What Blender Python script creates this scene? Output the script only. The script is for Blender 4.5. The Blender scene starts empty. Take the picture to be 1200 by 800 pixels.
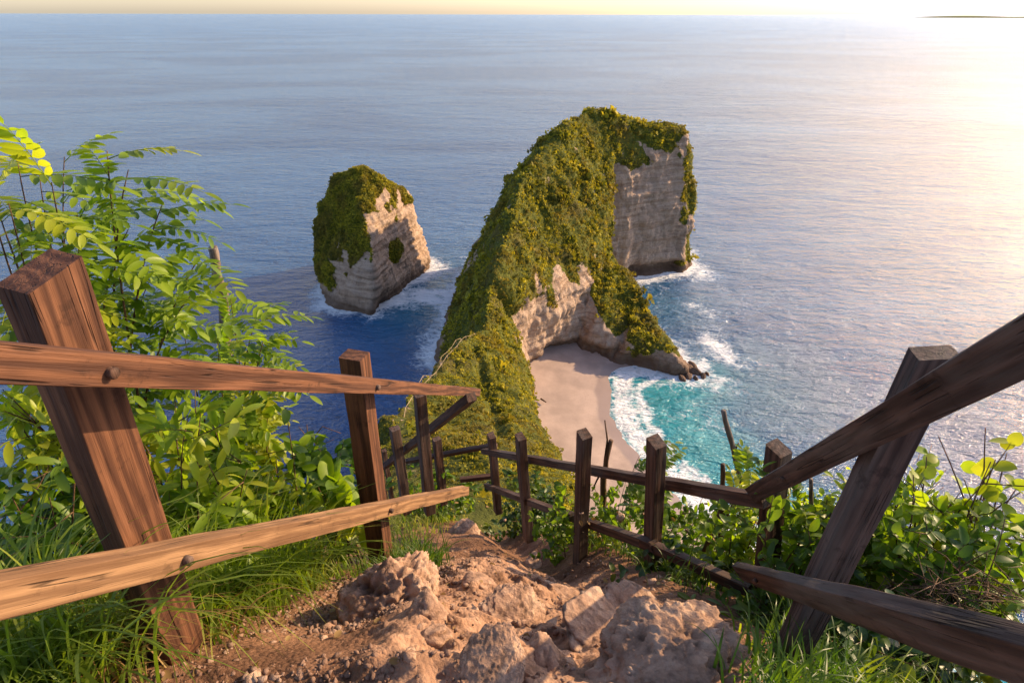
import bpy, bmesh, math, random
import numpy as np
from mathutils import Vector, Matrix, Quaternion
R = math.radians
rng = np.random.default_rng(7)
random.seed(7)
scene = bpy.context.scene
COL = scene.collection

# ------------------------------------------------------------------ camera
H = 130.0                     # the viewpoint stands 130 m above the sea
F = 680.0                     # focal length in pixels of a 1200 px wide frame
PITCH = math.atan(385.0 / F)
cam_d = bpy.data.cameras.new('camera')
cam = bpy.data.objects.new('camera', cam_d)
COL.objects.link(cam)
cam.location = (0, 0, H)
cam.rotation_mode = 'QUATERNION'
cam.rotation_quaternion = (Matrix.Rotation(R(90) - PITCH, 4, 'X') @ Matrix.Rotation(R(0.12), 4, 'Z')).to_quaternion()
cam_d.sensor_width = 36.0
cam_d.lens = 36.0 * F / 1200.0
cam_d.clip_start = 0.05
cam_d.clip_end = 200000
scene.camera = cam

# ------------------------------------------------------------------ light
SUN_AZ, SUN_EL = R(65), R(23)      # azimuth clockwise from +Y (the way the camera looks)
world = bpy.data.worlds.new("World"); scene.world = world
world.use_nodes = True
wn = world.node_tree
for n in list(wn.nodes): wn.nodes.remove(n)
wo = wn.nodes.new('ShaderNodeOutputWorld'); bg = wn.nodes.new('ShaderNodeBackground')
sky = wn.nodes.new('ShaderNodeTexSky'); sky.sky_type = 'NISHITA'
sky.sun_disc = False; sky.sun_elevation = SUN_EL; sky.sun_rotation = SUN_AZ
sky.altitude = 100; sky.air_density = 1.0; sky.dust_density = 1.1; sky.ozone_density = 1.2
bg.inputs['Strength'].default_value = 0.15
tint = wn.nodes.new('ShaderNodeMix'); tint.data_type = 'RGBA'; tint.blend_type = 'MULTIPLY'; tint.inputs[0].default_value = 1.0
tint.inputs[7].default_value = (1.06, 0.97, 1.02, 1)
wn.links.new(sky.outputs[0], tint.inputs[6]); wn.links.new(tint.outputs[2], bg.inputs[0]); wn.links.new(bg.outputs[0], wo.inputs[0])
sun_d = bpy.data.lights.new('sun', 'SUN'); sun = bpy.data.objects.new('sun', sun_d); COL.objects.link(sun)
sun_d.energy = 5.0; sun_d.angle = R(0.6); sun_d.color = (1.0, 0.72, 0.42)
sdir = Vector((math.sin(SUN_AZ) * math.cos(SUN_EL), math.cos(SUN_AZ) * math.cos(SUN_EL), math.sin(SUN_EL)))
sun.rotation_mode = 'QUATERNION'; sun.rotation_quaternion = sdir.to_track_quat('Z', 'Y')
sun.location = (0, 0, 300)
scene.view_settings.view_transform = 'Standard'; scene.view_settings.look = 'None'
scene.view_settings.exposure = 0.86; scene.view_settings.gamma = 1.0

# ------------------------------------------------------------------ small helpers
CP, SP = math.cos(PITCH), math.sin(PITCH)
def ray(px, py):
    u = (px - 600) / F; v = (400 - py) / F
    return (u, CP + SP * v, -SP + CP * v)
def at(px, py, Y):            # the point seen at a pixel of the photograph at the distance Y ahead
    r = ray(px, py); t = Y / r[1]
    return Vector((r[0] * t, Y, H + r[2] * t))
def sea(px, py, z=0.0):
    r = ray(px, py); t = (z - H) / r[2]
    return Vector((r[0] * t, r[1] * t, z))

def link(name, data=None, parent=None, loc=None):
    o = bpy.data.objects.new(name, data); COL.objects.link(o)
    if parent is not None: o.parent = parent
    if loc is not None: o.location = loc
    return o
def tag(o, label=None, cat=None, group=None, kind=None):
    if label: o['label'] = label
    if cat: o['category'] = cat
    if group: o['group'] = group
    if kind: o['kind'] = kind
    return o
def mesh_np(name, V, Fc, mat=None, smooth=True, attrs=None):
    """fast mesh from arrays; Fc is (n,3) or (n,4) or a list of such arrays"""
    me = bpy.data.meshes.new(name)
    V = np.asarray(V, dtype=np.float32)
    Fl = Fc if (isinstance(Fc, list) and isinstance(Fc[0], np.ndarray)) else [Fc]
    Fl = [np.asarray(f, dtype=np.int32) for f in Fl if len(f)]
    idx = np.concatenate([f.ravel() for f in Fl])
    tot = np.concatenate([np.full(len(f), f.shape[1], np.int32) for f in Fl])
    st = np.concatenate([[0], np.cumsum(tot)[:-1]]).astype(np.int32)
    me.vertices.add(len(V)); me.vertices.foreach_set('co', V.ravel())
    me.loops.add(len(idx)); me.loops.foreach_set('vertex_index', idx)
    me.polygons.add(len(tot)); me.polygons.foreach_set('loop_start', st); me.polygons.foreach_set('loop_total', tot)
    if smooth: me.polygons.foreach_set('use_smooth', np.ones(len(tot), bool))
    me.update(calc_edges=True)
    if attrs:
        for k, a in attrs.items():
            at_ = me.attributes.new(k, 'FLOAT', 'POINT'); at_.data.foreach_set('value', np.asarray(a, np.float32))
    if mat: me.materials.append(mat)
    return me

# gradient noise -----------------------------------------------------
_perm = rng.permutation(256); _perm = np.concatenate([_perm, _perm, _perm])
_g = rng.normal(size=(256, 3)); _g /= np.linalg.norm(_g, axis=1)[:, None]
def perlin(P):
    P = np.asarray(P, float); i = np.floor(P).astype(int); f = P - i; i &= 255
    u = f * f * f * (f * (f * 6 - 15) + 10)
    out = 0
    for dx in (0, 1):
        for dy in (0, 1):
            for dz in (0, 1):
                h = _perm[_perm[_perm[(i[:, 0] + dx) & 255] + ((i[:, 1] + dy) & 255)] + ((i[:, 2] + dz) & 255)]
                g = _g[h]
                d = g[:, 0] * (f[:, 0] - dx) + g[:, 1] * (f[:, 1] - dy) + g[:, 2] * (f[:, 2] - dz)
                w = (u[:, 0] if dx else 1 - u[:, 0]) * (u[:, 1] if dy else 1 - u[:, 1]) * (u[:, 2] if dz else 1 - u[:, 2])
                out = out + d * w
    return out * 1.6
def fbm(P, oct=4, lac=2.1, gain=0.5, ridged=False):
    P = np.asarray(P, float); a = 1; s = 0; k = 1
    for o in range(oct):
        n = perlin(P * k + 13.7 * o)
        s = s + a * ((1 - 2 * np.abs(n)) if ridged else n); a *= gain; k *= lac
    return s
def sstep(a, b, x):
    t = np.clip((x - a) / (b - a), 0, 1); return t * t * (3 - 2 * t)

# ------------------------------------------------------------------ node helpers
def new_mat(name):
    m = bpy.data.materials.new(name); m.use_nodes = True
    nt = m.node_tree
    for n in list(nt.nodes): nt.nodes.remove(n)
    out = nt.nodes.new('ShaderNodeOutputMaterial'); b = nt.nodes.new('ShaderNodeBsdfPrincipled')
    nt.links.new(b.outputs[0], out.inputs[0])
    return m, nt, b, out
class NT:
    def __init__(s, nt): s.nt = nt
    def n(s, t, **kw):
        n = s.nt.nodes.new('ShaderNode' + t)
        for k, v in kw.items(): setattr(n, k, v)
        return n
    def set(s, inp, v):
        if hasattr(v, 'is_output') or isinstance(v, bpy.types.NodeSocket): s.nt.links.new(v, inp)
        else: inp.default_value = v
    def math(s, op, a, b=None, clamp=False):
        n = s.n('Math', operation=op, use_clamp=clamp); s.set(n.inputs[0], a)
        if b is not None: s.set(n.inputs[1], b)
        return n.outputs[0]
    def mix(s, f, a, b, mode='MIX'):
        n = s.n('Mix', data_type='RGBA', blend_type=mode); n.clamp_factor = True
        s.set(n.inputs[0], f); s.set(n.inputs[6], a if not isinstance(a, tuple) else (*a[:3], 1)); s.set(n.inputs[7], b if not isinstance(b, tuple) else (*b[:3], 1))
        return n.outputs[2]
    def fmix(s, f, a, b):
        n = s.n('Mix', data_type='FLOAT'); s.set(n.inputs[0], f); s.set(n.inputs[2], a); s.set(n.inputs[3], b); return n.outputs[0]
    def noise(s, vec, scale, detail=4, rough=0.55, dist=0.0, out=0):
        n = s.n('TexNoise'); s.set(n.inputs['Vector'], vec); n.inputs['Scale'].default_value = scale
        n.inputs['Detail'].default_value = detail; n.inputs['Roughness'].default_value = rough; n.inputs['Distortion'].default_value = dist
        return n.outputs[out]
    def vor(s, vec, scale, feature='F1', rand=1.0):
        n = s.n('TexVoronoi', feature=feature); s.set(n.inputs['Vector'], vec); n.inputs['Scale'].default_value = scale
        n.inputs['Randomness'].default_value = rand
        return n.outputs['Distance']
    def wave(s, vec, scale, dist=2.0, detail=2, dscale=1.0, typ='BANDS', dirn='X'):
        n = s.n('TexWave', wave_type=typ, bands_direction=dirn) if typ == 'BANDS' else s.n('TexWave', wave_type=typ)
        s.set(n.inputs['Vector'], vec); n.inputs['Scale'].default_value = scale; n.inputs['Distortion'].default_value = dist
        n.inputs['Detail'].default_value = detail; n.inputs['Detail Scale'].default_value = dscale
        return n.outputs['Fac']
    def map(s, vec, scale=(1, 1, 1), rot=(0, 0, 0), loc=(0, 0, 0)):
        n = s.n('Mapping'); s.set(n.inputs[0], vec); n.inputs['Scale'].default_value = scale
        n.inputs['Rotation'].default_value = rot; n.inputs['Location'].default_value = loc
        return n.outputs[0]
    def ramp(s, f, a, b):          # smoothstep map a..b -> 0..1
        n = s.n('MapRange', interpolation_type='SMOOTHSTEP'); s.set(n.inputs[0], f)
        n.inputs[1].default_value = a; n.inputs[2].default_value = b
        return n.outputs[0]
    def crgb(s, f, stops):
        n = s.n('ValToRGB'); s.set(n.inputs[0], f); e = n.color_ramp.elements
        while len(e) < len(stops): e.new(0.5)
        for el, (p, c) in zip(e, stops): el.position = p; el.color = (*c, 1)
        return n.outputs[0]
    def attr(s, name): return s.n('Attribute', attribute_name=name).outputs['Fac']
    def bump(s, h, strength, dist, normal=None):
        n = s.n('Bump'); s.set(n.inputs['Height'], h); n.inputs['Strength'].default_value = strength; n.inputs['Distance'].default_value = dist
        if normal is not None: s.set(n.inputs['Normal'], normal)
        return n.outputs[0]
    def pos(s): return s.n('NewGeometry').outputs['Position']
    def obj(s): return s.n('TexCoord').outputs['Object']
    def rnd(s): return s.n('ObjectInfo').outputs['Random']

# ------------------------------------------------------------------ materials
def mat_leaf(name, c1, c2, c3, trans=0.52, rough=0.42):
    m, nt, b, out = new_mat(name); T = NT(nt)
    p = T.pos()
    n1 = T.noise(p, 9.0, 2, 0.6); n2 = T.noise(p, 2.2, 2, 0.5)
    f = T.math('ADD', T.math('MULTIPLY', T.rnd(), 0.45), T.math('MULTIPLY', n1, 0.6))
    c = T.mix(T.ramp(f, 0.25, 0.8), c1, c2); c = T.mix(T.math('MULTIPLY', T.ramp(n2, 0.5, 0.68), 0.75), c, c3)
    nt.links.new(c, b.inputs['Base Color']); b.inputs['Roughness'].default_value = rough
    b.inputs['Specular IOR Level'].default_value = 0.4
    tr = T.n('BsdfTranslucent')
    br = T.mix(1.0, c, (1.9, 1.85, 0.55), 'MULTIPLY'); nt.links.new(br, tr.inputs[0])
    mx = T.n('MixShader'); mx.inputs[0].default_value = trans
    nt.links.new(b.outputs[0], mx.inputs[1]); nt.links.new(tr.outputs[0], mx.inputs[2]); nt.links.new(mx.outputs[0], out.inputs[0])
    return m
M = {}
M['leaf'] = mat_leaf('leaf_yellow_green', (0.085, 0.16, 0.010), (0.24, 0.33, 0.018), (0.36, 0.37, 0.03))
M['leaf_mid'] = mat_leaf('leaf_mid_green', (0.04, 0.095, 0.012), (0.13, 0.21, 0.018), (0.25, 0.29, 0.02))
M['leaf_dark'] = mat_leaf('leaf_dark_green', (0.026, 0.06, 0.012), (0.065, 0.12, 0.014), (0.16, 0.20, 0.02), 0.35)
M['grass'] = mat_leaf('grass_blade', (0.05, 0.105, 0.012), (0.16, 0.23, 0.02), (0.32, 0.29, 0.06), 0.4, 0.55)
M['dry'] = mat_leaf('dry_leaf', (0.16, 0.09, 0.03), (0.28, 0.17, 0.06), (0.34, 0.24, 0.09), 0.25, 0.7)
def mat_bush():
    m, nt, b, out = new_mat('headland_foliage'); T = NT(nt); p = T.pos(); v = T.attr('rnd')
    n2 = T.noise(p, 0.07, 3, 0.6); n3 = T.noise(p, 0.28, 3, 0.6)
    c = T.crgb(T.math('ADD', T.math('MULTIPLY', v, 0.6), T.math('MULTIPLY', n3, 0.5)), [(0.15, (0.045, 0.060, 0.010)), (0.38, (0.15, 0.155, 0.015)), (0.6, (0.32, 0.285, 0.022)), (0.92, (0.44, 0.36, 0.04))])
    c = T.mix(T.math('MULTIPLY', T.ramp(n2, 0.45, 0.62), 0.6), c, (0.15, 0.10, 0.03))
    c = T.mix(T.math('MULTIPLY', T.ramp(T.noise(p, 0.16, 4, 0.7), 0.52, 0.64), 0.6), c, (0.05, 0.065, 0.012))
    nt.links.new(c, b.inputs['Base Color']); b.inputs['Roughness'].default_value = 0.75; b.inputs['Specular IOR Level'].default_value = 0.2
    tr = T.n('BsdfTranslucent'); nt.links.new(T.mix(1.0, c, (1.6, 1.5, 0.5), 'MULTIPLY'), tr.inputs[0]); mx = T.n('MixShader'); mx.inputs[0].default_value = 0.33
    nt.links.new(b.outputs[0], mx.inputs[1]); nt.links.new(tr.outputs[0], mx.inputs[2]); nt.links.new(mx.outputs[0], out.inputs[0])
    return m
M['bush'] = mat_bush()

def mat_wood(name, dark, light, bumpk=1.0, grey=0.0):
    m, nt, b, out = new_mat(name); T = NT(nt)
    o = T.obj(); r = T.rnd()
    cmb = T.n('CombineXYZ'); T.set(cmb.inputs[0], T.math('MULTIPLY', r, 9.0)); T.set(cmb.inputs[2], T.math('MULTIPLY', r, 31.0))
    va = T.n('VectorMath', operation='ADD'); nt.links.new(o, va.inputs[0]); nt.links.new(cmb.outputs[0], va.inputs[1]); o = va.outputs[0]
    g1 = T.noise(T.map(o, (60, 60, 1.6)), 1.0, 5, 0.65, 0.4)
    g2 = T.noise(T.map(o, (150, 150, 5)), 1.0, 3, 0.6)
    w = T.wave(T.map(o, (1, 1, 0.10)), 9.0, 9.0, 3, 1.6, 'BANDS', 'X')
    big = T.noise(o, 5.0, 3, 0.6)
    f = T.math('ADD', T.math('MULTIPLY', g1, 0.55), T.math('MULTIPLY', w, 0.35)); f = T.math('ADD', f, T.math('MULTIPLY', T.math('SUBTRACT', g2, 0.5), 0.5))
    c = T.mix(T.ramp(f, 0.2, 0.85), dark, light)
    c = T.mix(T.math('MULTIPLY', T.ramp(big, 0.5, 0.75), 0.5), c, (dark[0] * 0.8, dark[1] * 0.75, dark[2] * 0.7))
    if grey: c = T.mix(T.math('MULTIPLY', T.ramp(T.noise(T.map(o, (12, 12, 2)), 1, 3), 0.42, 0.6), grey), c, (0.16, 0.14, 0.125))
    stain = T.noise(o, 14.0, 5, 0.7)
    c = T.mix(T.math('MULTIPLY', T.ramp(stain, 0.58, 0.7), 0.55), c, (dark[0] * 0.4, dark[1] * 0.4, dark[2] * 0.4))
    cr = T.noise(T.map(o, (40, 40, 0.9)), 1.0, 2, 0.4, 0.2)              # drying cracks along the grain
    crack = T.math('SUBTRACT', 1.0, T.ramp(T.math('ABSOLUTE', T.math('SUBTRACT', cr, 0.5)), 0.0, 0.02), True)
    crack = T.math('MULTIPLY', crack, T.ramp(big, 0.45, 0.6))
    c = T.mix(T.math('MULTIPLY', crack, 0.8), c, (dark[0] * 0.25, dark[1] * 0.25, dark[2] * 0.25))
    nt.links.new(c, b.inputs['Base Color']); b.inputs['Roughness'].default_value = 0.72; b.inputs['Specular IOR Level'].default_value = 0.25
    h = T.math('ADD', T.math('MULTIPLY', g1, 0.7), T.math('MULTIPLY', g2, 0.3)); h = T.math('SUBTRACT', h, T.math('MULTIPLY', crack, 0.8))
    nt.links.new(T.bump(h, 0.9 * bumpk, 0.006), b.inputs['Normal'])
    return m
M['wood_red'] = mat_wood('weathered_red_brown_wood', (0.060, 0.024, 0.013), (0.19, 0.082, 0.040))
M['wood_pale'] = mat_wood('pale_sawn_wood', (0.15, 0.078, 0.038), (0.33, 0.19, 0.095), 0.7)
M['wood_dark'] = mat_wood('dark_brown_wood', (0.045, 0.024, 0.016), (0.13, 0.066, 0.042), 1.0, 0.25)  # darker brown timber, greyed in streaks
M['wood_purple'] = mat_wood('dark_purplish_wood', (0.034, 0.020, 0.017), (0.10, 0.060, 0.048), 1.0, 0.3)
M['bark'] = mat_wood('grey_bark', (0.10, 0.075, 0.055), (0.27, 0.21, 0.17), 1.0, 0.5)
M['twig'] = mat_wood('brown_twig', (0.07, 0.038, 0.022), (0.17, 0.095, 0.05))
M['stem'] = mat_wood('green_stem', (0.07, 0.10, 0.02), (0.16, 0.17, 0.04), 0.4)
M['bamboo'] = mat_wood('pale_bamboo', (0.25, 0.18, 0.10), (0.45, 0.34, 0.2), 0.5)

def mat_land(name, lushness=1.0):
    m, nt, b, out = new_mat(name); T = NT(nt)
    p = T.pos(); veg = T.attr('veg'); nrm = T.n('NewGeometry').outputs['Normal']
    # rock with horizontal strata
    st = T.noise(T.map(p, (0.035, 0.035, 0.42)), 1.0, 6, 0.7, 1.2)
    st2 = T.noise(T.map(p, (0.10, 0.10, 1.7)), 1.0, 4, 0.65, 1.0)
    pt = T.noise(p, 0.11, 5, 0.65, 0.8); fine = T.noise(p, 0.9, 6, 0.75)
    vst = T.noise(T.map(p, (0.30, 0.30, 0.10)), 1.0, 5, 0.7, 1.5)
    rock = T.crgb(st, [(0.28, (0.24, 0.15, 0.10)), (0.45, (0.39, 0.27, 0.19)), (0.58, (0.50, 0.365, 0.27)), (0.75, (0.40, 0.28, 0.20))])
    rock = T.mix(T.math('MULTIPLY', T.ramp(st2, 0.54, 0.70), 0.3), rock, (0.18, 0.12, 0.09))
    rock = T.mix(T.math('MULTIPLY', T.ramp(pt, 0.50, 0.68), 0.45), rock, (0.42, 0.33, 0.27))
    rock = T.mix(T.math('MULTIPLY', T.ramp(vst, 0.54, 0.7), 0.6), rock, (0.15, 0.10, 0.06))
    rock = T.mix(T.math('MULTIPLY', T.ramp(fine, 0.50, 0.66), 0.5), rock, (0.16, 0.11, 0.08))
    sep = T.n('SeparateXYZ'); nt.links.new(p, sep.inputs[0])
    wet = T.math('SUBTRACT', 1.0, T.ramp(T.math('ADD', sep.outputs[2], T.math('MULTIPLY', pt, 7.0)), 5.0, 12.0))
    rock = T.mix(T.math('MULTIPLY', wet, 0.8), rock, (0.085, 0.05, 0.033))
    v1 = T.noise(p, 0.35, 5, 0.7); v2 = T.noise(p, 0.06, 3, 0.6)
    green = T.crgb(v1, [(0.3, (0.035, 0.045, 0.010)), (0.5, (0.09, 0.10, 0.016)), (0.7, (0.17, 0.165, 0.025))])
    green = T.mix(T.math('MULTIPLY', T.ramp(v2, 0.5, 0.66), 0.5), green, (0.13, 0.085, 0.03))
    vv = T.math('ADD', veg, T.math('MULTIPLY', T.math('SUBTRACT', T.noise(p, 0.25, 5, 0.75), 0.5), 1.3))
    c = T.mix(T.ramp(vv, 0.42, 0.58), rock, green)
    nt.links.new(c, b.inputs['Base Color']); b.inputs['Roughness'].default_value = 0.9; b.inputs['Specular IOR Level'].default_value = 0.15
    h = T.math('ADD', T.math('MULTIPLY', st, 0.5), T.math('MULTIPLY', st2, 0.3)); h = T.math('ADD', h, T.math('MULTIPLY', fine, 0.9))
    nt.links.new(T.bump(h, 1.0, 1.1), b.inputs['Normal'])
    return m
M['land'] = mat_land('cliff_rock_and_scrub')

def mat_sand():
    m, nt, b, out = new_mat('pink_beige_sand'); T = NT(nt); p = T.pos()
    n = T.noise(p, 0.08, 4, 0.6); f = T.noise(p, 2.0, 4, 0.7); w = T.attr('wet')
    c = T.mix(T.ramp(n, 0.3, 0.7), (0.29, 0.215, 0.18), (0.43, 0.32, 0.265))  # sand tones darkened all over to stand in for shade across the cove
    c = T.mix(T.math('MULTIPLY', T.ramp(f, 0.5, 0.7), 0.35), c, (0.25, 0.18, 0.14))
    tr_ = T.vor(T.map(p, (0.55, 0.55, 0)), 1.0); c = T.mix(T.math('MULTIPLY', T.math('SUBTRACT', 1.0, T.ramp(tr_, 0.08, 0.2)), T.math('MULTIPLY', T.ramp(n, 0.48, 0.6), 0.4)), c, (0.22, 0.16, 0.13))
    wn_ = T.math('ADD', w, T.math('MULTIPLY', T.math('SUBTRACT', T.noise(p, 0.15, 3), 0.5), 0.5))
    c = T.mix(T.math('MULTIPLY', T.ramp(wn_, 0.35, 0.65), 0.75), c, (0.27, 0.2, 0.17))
    nt.links.new(c, b.inputs['Base Color']); nt.links.new(T.fmix(T.ramp(wn_, 0.35, 0.65), 0.9, 0.35), b.inputs['Roughness'])
    nt.links.new(T.bump(f, 0.4, 0.2), b.inputs['Normal'])
    return m
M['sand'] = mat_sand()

def mat_water():
    m, nt, b, out = new_mat('sea_water'); T = NT(nt); p = T.pos()
    sh = T.attr('shallow'); fo = T.attr('foam'); teal = T.attr('teal')
    ln = T.n('VectorMath', operation='LENGTH'); nt.links.new(p, ln.inputs[0]); dist = ln.outputs['Value']
    far = T.ramp(dist, 500, 6000)
    big = T.noise(T.map(p, (0.0016, 0.0035, 1)), 1.0, 4, 0.6, 0.5)
    deep = T.mix(T.ramp(big, 0.38, 0.62), (0.003, 0.060, 0.20), (0.035, 0.125, 0.29))
    c = T.mix(T.math('MULTIPLY', teal, 0.9), deep, (0.0, 0.16, 0.24))
    shn = T.math('ADD', sh, T.math('MULTIPLY', T.math('SUBTRACT', T.noise(p, 0.06, 4, 0.6), 0.5), 0.5))
    c = T.mix(T.ramp(shn, 0.1, 0.95), c, (0.015, 0.27, 0.34))
    # foam: torn net of lines and patches
    d = T.noise(p, 0.10, 3, 0.6, 0, 1)
    vm = T.n('VectorMath', operation='MULTIPLY_ADD'); nt.links.new(d, vm.inputs[0]); vm.inputs[1].default_value = (9, 9, 0); nt.links.new(p, vm.inputs[2])
    q = vm.outputs[0]
    cell = T.vor(T.map(q, (0.20, 0.34, 0), (0, 0, R(20))), 1.0, 'DISTANCE_TO_EDGE'); cell2 = T.vor(T.map(q, (0.55, 0.9, 0), (0, 0, R(20))), 1.0, 'DISTANCE_TO_EDGE')
    net = T.math('MAXIMUM', T.math('SUBTRACT', 0.35, cell), T.math('MULTIPLY', T.math('SUBTRACT', 0.33, cell2), 0.9))
    cl = T.noise(T.map(q, (0.12, 0.12, 0)), 1.0, 6, 0.75)
    val = T.math('ADD', T.math('MULTIPLY', net, 0.75), T.math('MULTIPLY', cl, 0.65))
    val = T.math('ADD', val, T.math('MULTIPLY', fo, 0.62))
    foam = T.ramp(val, 0.74, 1.04)
    foam = T.math('MULTIPLY', foam, T.ramp(fo, 0.02, 0.25))
    # scattered white caps
    c = T.mix(foam, c, (0.80, 0.82, 0.84))
    nt.links.new(c, b.inputs['Base Color'])
    b.inputs['IOR'].default_value = 1.33; nt.links.new(T.fmix(T.ramp(dist, 350, 2500), 0.80, 0.13), b.inputs['Specular IOR Level'])
    rg = T.fmix(far, 0.14, 0.18); rg = T.fmix(foam, rg, 0.8); nt.links.new(rg, b.inputs['Roughness'])
    # waves: swell and wind chop, crests across the wind; small ripples die out with the distance
    rot = (0, 0, R(28))
    s1 = T.noise(T.map(p, (0.020, 0.05, 0), (0, 0, R(12))), 1.0, 3, 0.55, 0.3)
    s2 = T.noise(T.map(p, (0.09, 0.24, 0), rot), 1.0, 4, 0.6, 0.5)
    s3 = T.noise(T.map(p, (0.42, 0.95, 0), (0, 0, R(40))), 1.0, 4, 0.65, 0.4)
    a0 = T.n('Bump'); nt.links.new(s1, a0.inputs['Height']); a0.inputs['Distance'].default_value = 5.0; nt.links.new(T.fmix(T.ramp(dist, 600, 6000), 1.0, 1.0), a0.inputs['Strength']); a = a0.outputs[0]
    k2 = T.n('Bump'); nt.links.new(s2, k2.inputs['Height']); k2.inputs['Distance'].default_value = 3.4
    nt.links.new(T.fmix(T.ramp(dist, 800, 9000), 1.0, 0.8), k2.inputs['Strength']); nt.links.new(a, k2.inputs['Normal'])
    k3 = T.n('Bump'); nt.links.new(s3, k3.inputs['Height']); k3.inputs['Distance'].default_value = 1.15
    nt.links.new(T.fmix(T.ramp(dist, 300, 2500), 1.0, 0.5), k3.inputs['Strength']); nt.links.new(k2.outputs[0], k3.inputs['Normal'])
    nt.links.new(k3.outputs[0], b.inputs['Normal'])
    return m
M['water'] = mat_water()

def mat_soil():
    m, nt, b, out = new_mat('red_brown_soil'); T = NT(nt); p = T.pos()
    a = T.noise(p, 2.0, 5, 0.65); f = T.noise(p, 45.0, 5, 0.75); rk = T.attr('rock'); v = T.vor(p, 60.0)
    c = T.mix(T.ramp(a, 0.35, 0.65), (0.105, 0.052, 0.029), (0.24, 0.125, 0.070))
    c = T.mix(T.math('MULTIPLY', T.ramp(f, 0.5, 0.7), 0.6), c, (0.29, 0.165, 0.10))
    c2 = T.crgb(T.noise(p, 7.0, 6, 0.7), [(0.3, (0.14, 0.075, 0.045)), (0.5, (0.34, 0.195, 0.12)), (0.7, (0.46, 0.29, 0.19))])
    rr = T.math('ADD', rk, T.math('MULTIPLY', T.math('SUBTRACT', T.noise(p, 9.0, 5, 0.7), 0.5), 0.9))
    c = T.mix(T.ramp(rr, 0.4, 0.65), c, c2)
    nt.links.new(c, b.inputs['Base Color']); b.inputs['Roughness'].default_value = 0.92; b.inputs['Specular IOR Level'].default_value = 0.15
    h = T.math('ADD', T.math('MULTIPLY', f, 0.7), T.math('MULTIPLY', v, -0.5))
    nt.links.new(T.bump(h, 0.9, 0.016), b.inputs['Normal'])
    return m
M['soil'] = mat_soil()
def mat_stone(name, lo, mid, hi):
    m, nt, b, out = new_mat(name); T = NT(nt); o = T.obj()
    n = T.noise(o, 6.0, 6, 0.72, 0.6); f = T.noise(o, 38.0, 5, 0.75); pit = T.vor(T.map(o, (1, 1, 1)), 28.0)
    c = T.crgb(n, [(0.28, lo), (0.5, mid), (0.72, hi)])
    c = T.mix(T.math('MULTIPLY', T.ramp(f, 0.52, 0.7), 0.5), c, lo)
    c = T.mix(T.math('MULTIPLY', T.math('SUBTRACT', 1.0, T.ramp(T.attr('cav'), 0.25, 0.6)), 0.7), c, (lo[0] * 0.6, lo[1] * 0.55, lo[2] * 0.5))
    nt.links.new(c, b.inputs['Base Color']); b.inputs['Roughness'].default_value = 0.88; b.inputs['Specular IOR Level'].default_value = 0.2
    h = T.math('ADD', T.math('MULTIPLY', f, 0.8), T.math('MULTIPLY', pit, 0.8))
    nt.links.new(T.bump(h, 0.9, 0.014), b.inputs['Normal'])
    return m
M['stone'] = mat_stone('pitted_limestone', (0.12, 0.068, 0.045), (0.36, 0.22, 0.145), (0.52, 0.37, 0.26))
M['wetstone'] = mat_stone('dark_sea_rock', (0.05, 0.03, 0.02), (0.13, 0.08, 0.055), (0.22, 0.15, 0.11))
M['pebble'] = mat_stone('gravel_stone', (0.11, 0.065, 0.045), (0.24, 0.145, 0.10), (0.40, 0.29, 0.22))

# ================================================================== LAND
def hull_mesh(hulls):
    bm = bmesh.new()
    for pts in hulls:
        vs = [bm.verts.new(p) for p in pts]
        r = bmesh.ops.convex_hull(bm, input=vs)
        junk = [g for g in r['geom_interior'] if isinstance(g, bmesh.types.BMVert)]
        if junk: bmesh.ops.delete(bm, geom=junk, context='VERTS')
    bmesh.ops.recalc_face_normals(bm, faces=bm.faces)
    me = bpy.data.meshes.new('hulls'); bm.to_mesh(me); bm.free()
    return me
def remeshed(me, voxel, smooth=4):
    o = link('land_source', me)
    md = o.modifiers.new('r', 'REMESH'); md.mode = 'VOXEL'; md.voxel_size = voxel
    md2 = o.modifiers.new('s', 'SMOOTH'); md2.iterations = smooth; md2.factor = 0.5
    dg = bpy.context.evaluated_depsgraph_get()
    me2 = bpy.data.meshes.new_from_object(o.evaluated_get(dg))
    bpy.data.objects.remove(o); bpy.data.meshes.remove(me)
    return me2
def get_arrays(me):
    n = len(me.vertices); V = np.empty(n * 3, np.float32); me.vertices.foreach_get('co', V); V = V.reshape(-1, 3).astype(float)
    N = np.empty(n * 3, np.float32); me.vertices.foreach_get('normal', N); N = N.reshape(-1, 3).astype(float)
    return V, N
def quads(me):
    l = np.empty(len(me.loops), np.int32); me.loops.foreach_get('vertex_index', l)
    tot = np.empty(len(me.polygons), np.int32); me.polygons.foreach_get('loop_total', tot)
    if (tot == 4).all(): return l.reshape(-1, 4)
    me.calc_loop_triangles(); t = np.empty(len(me.loop_triangles) * 3, np.int32); me.loop_triangles.foreach_get('vertices', t); return t.reshape(-1, 3)

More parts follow.
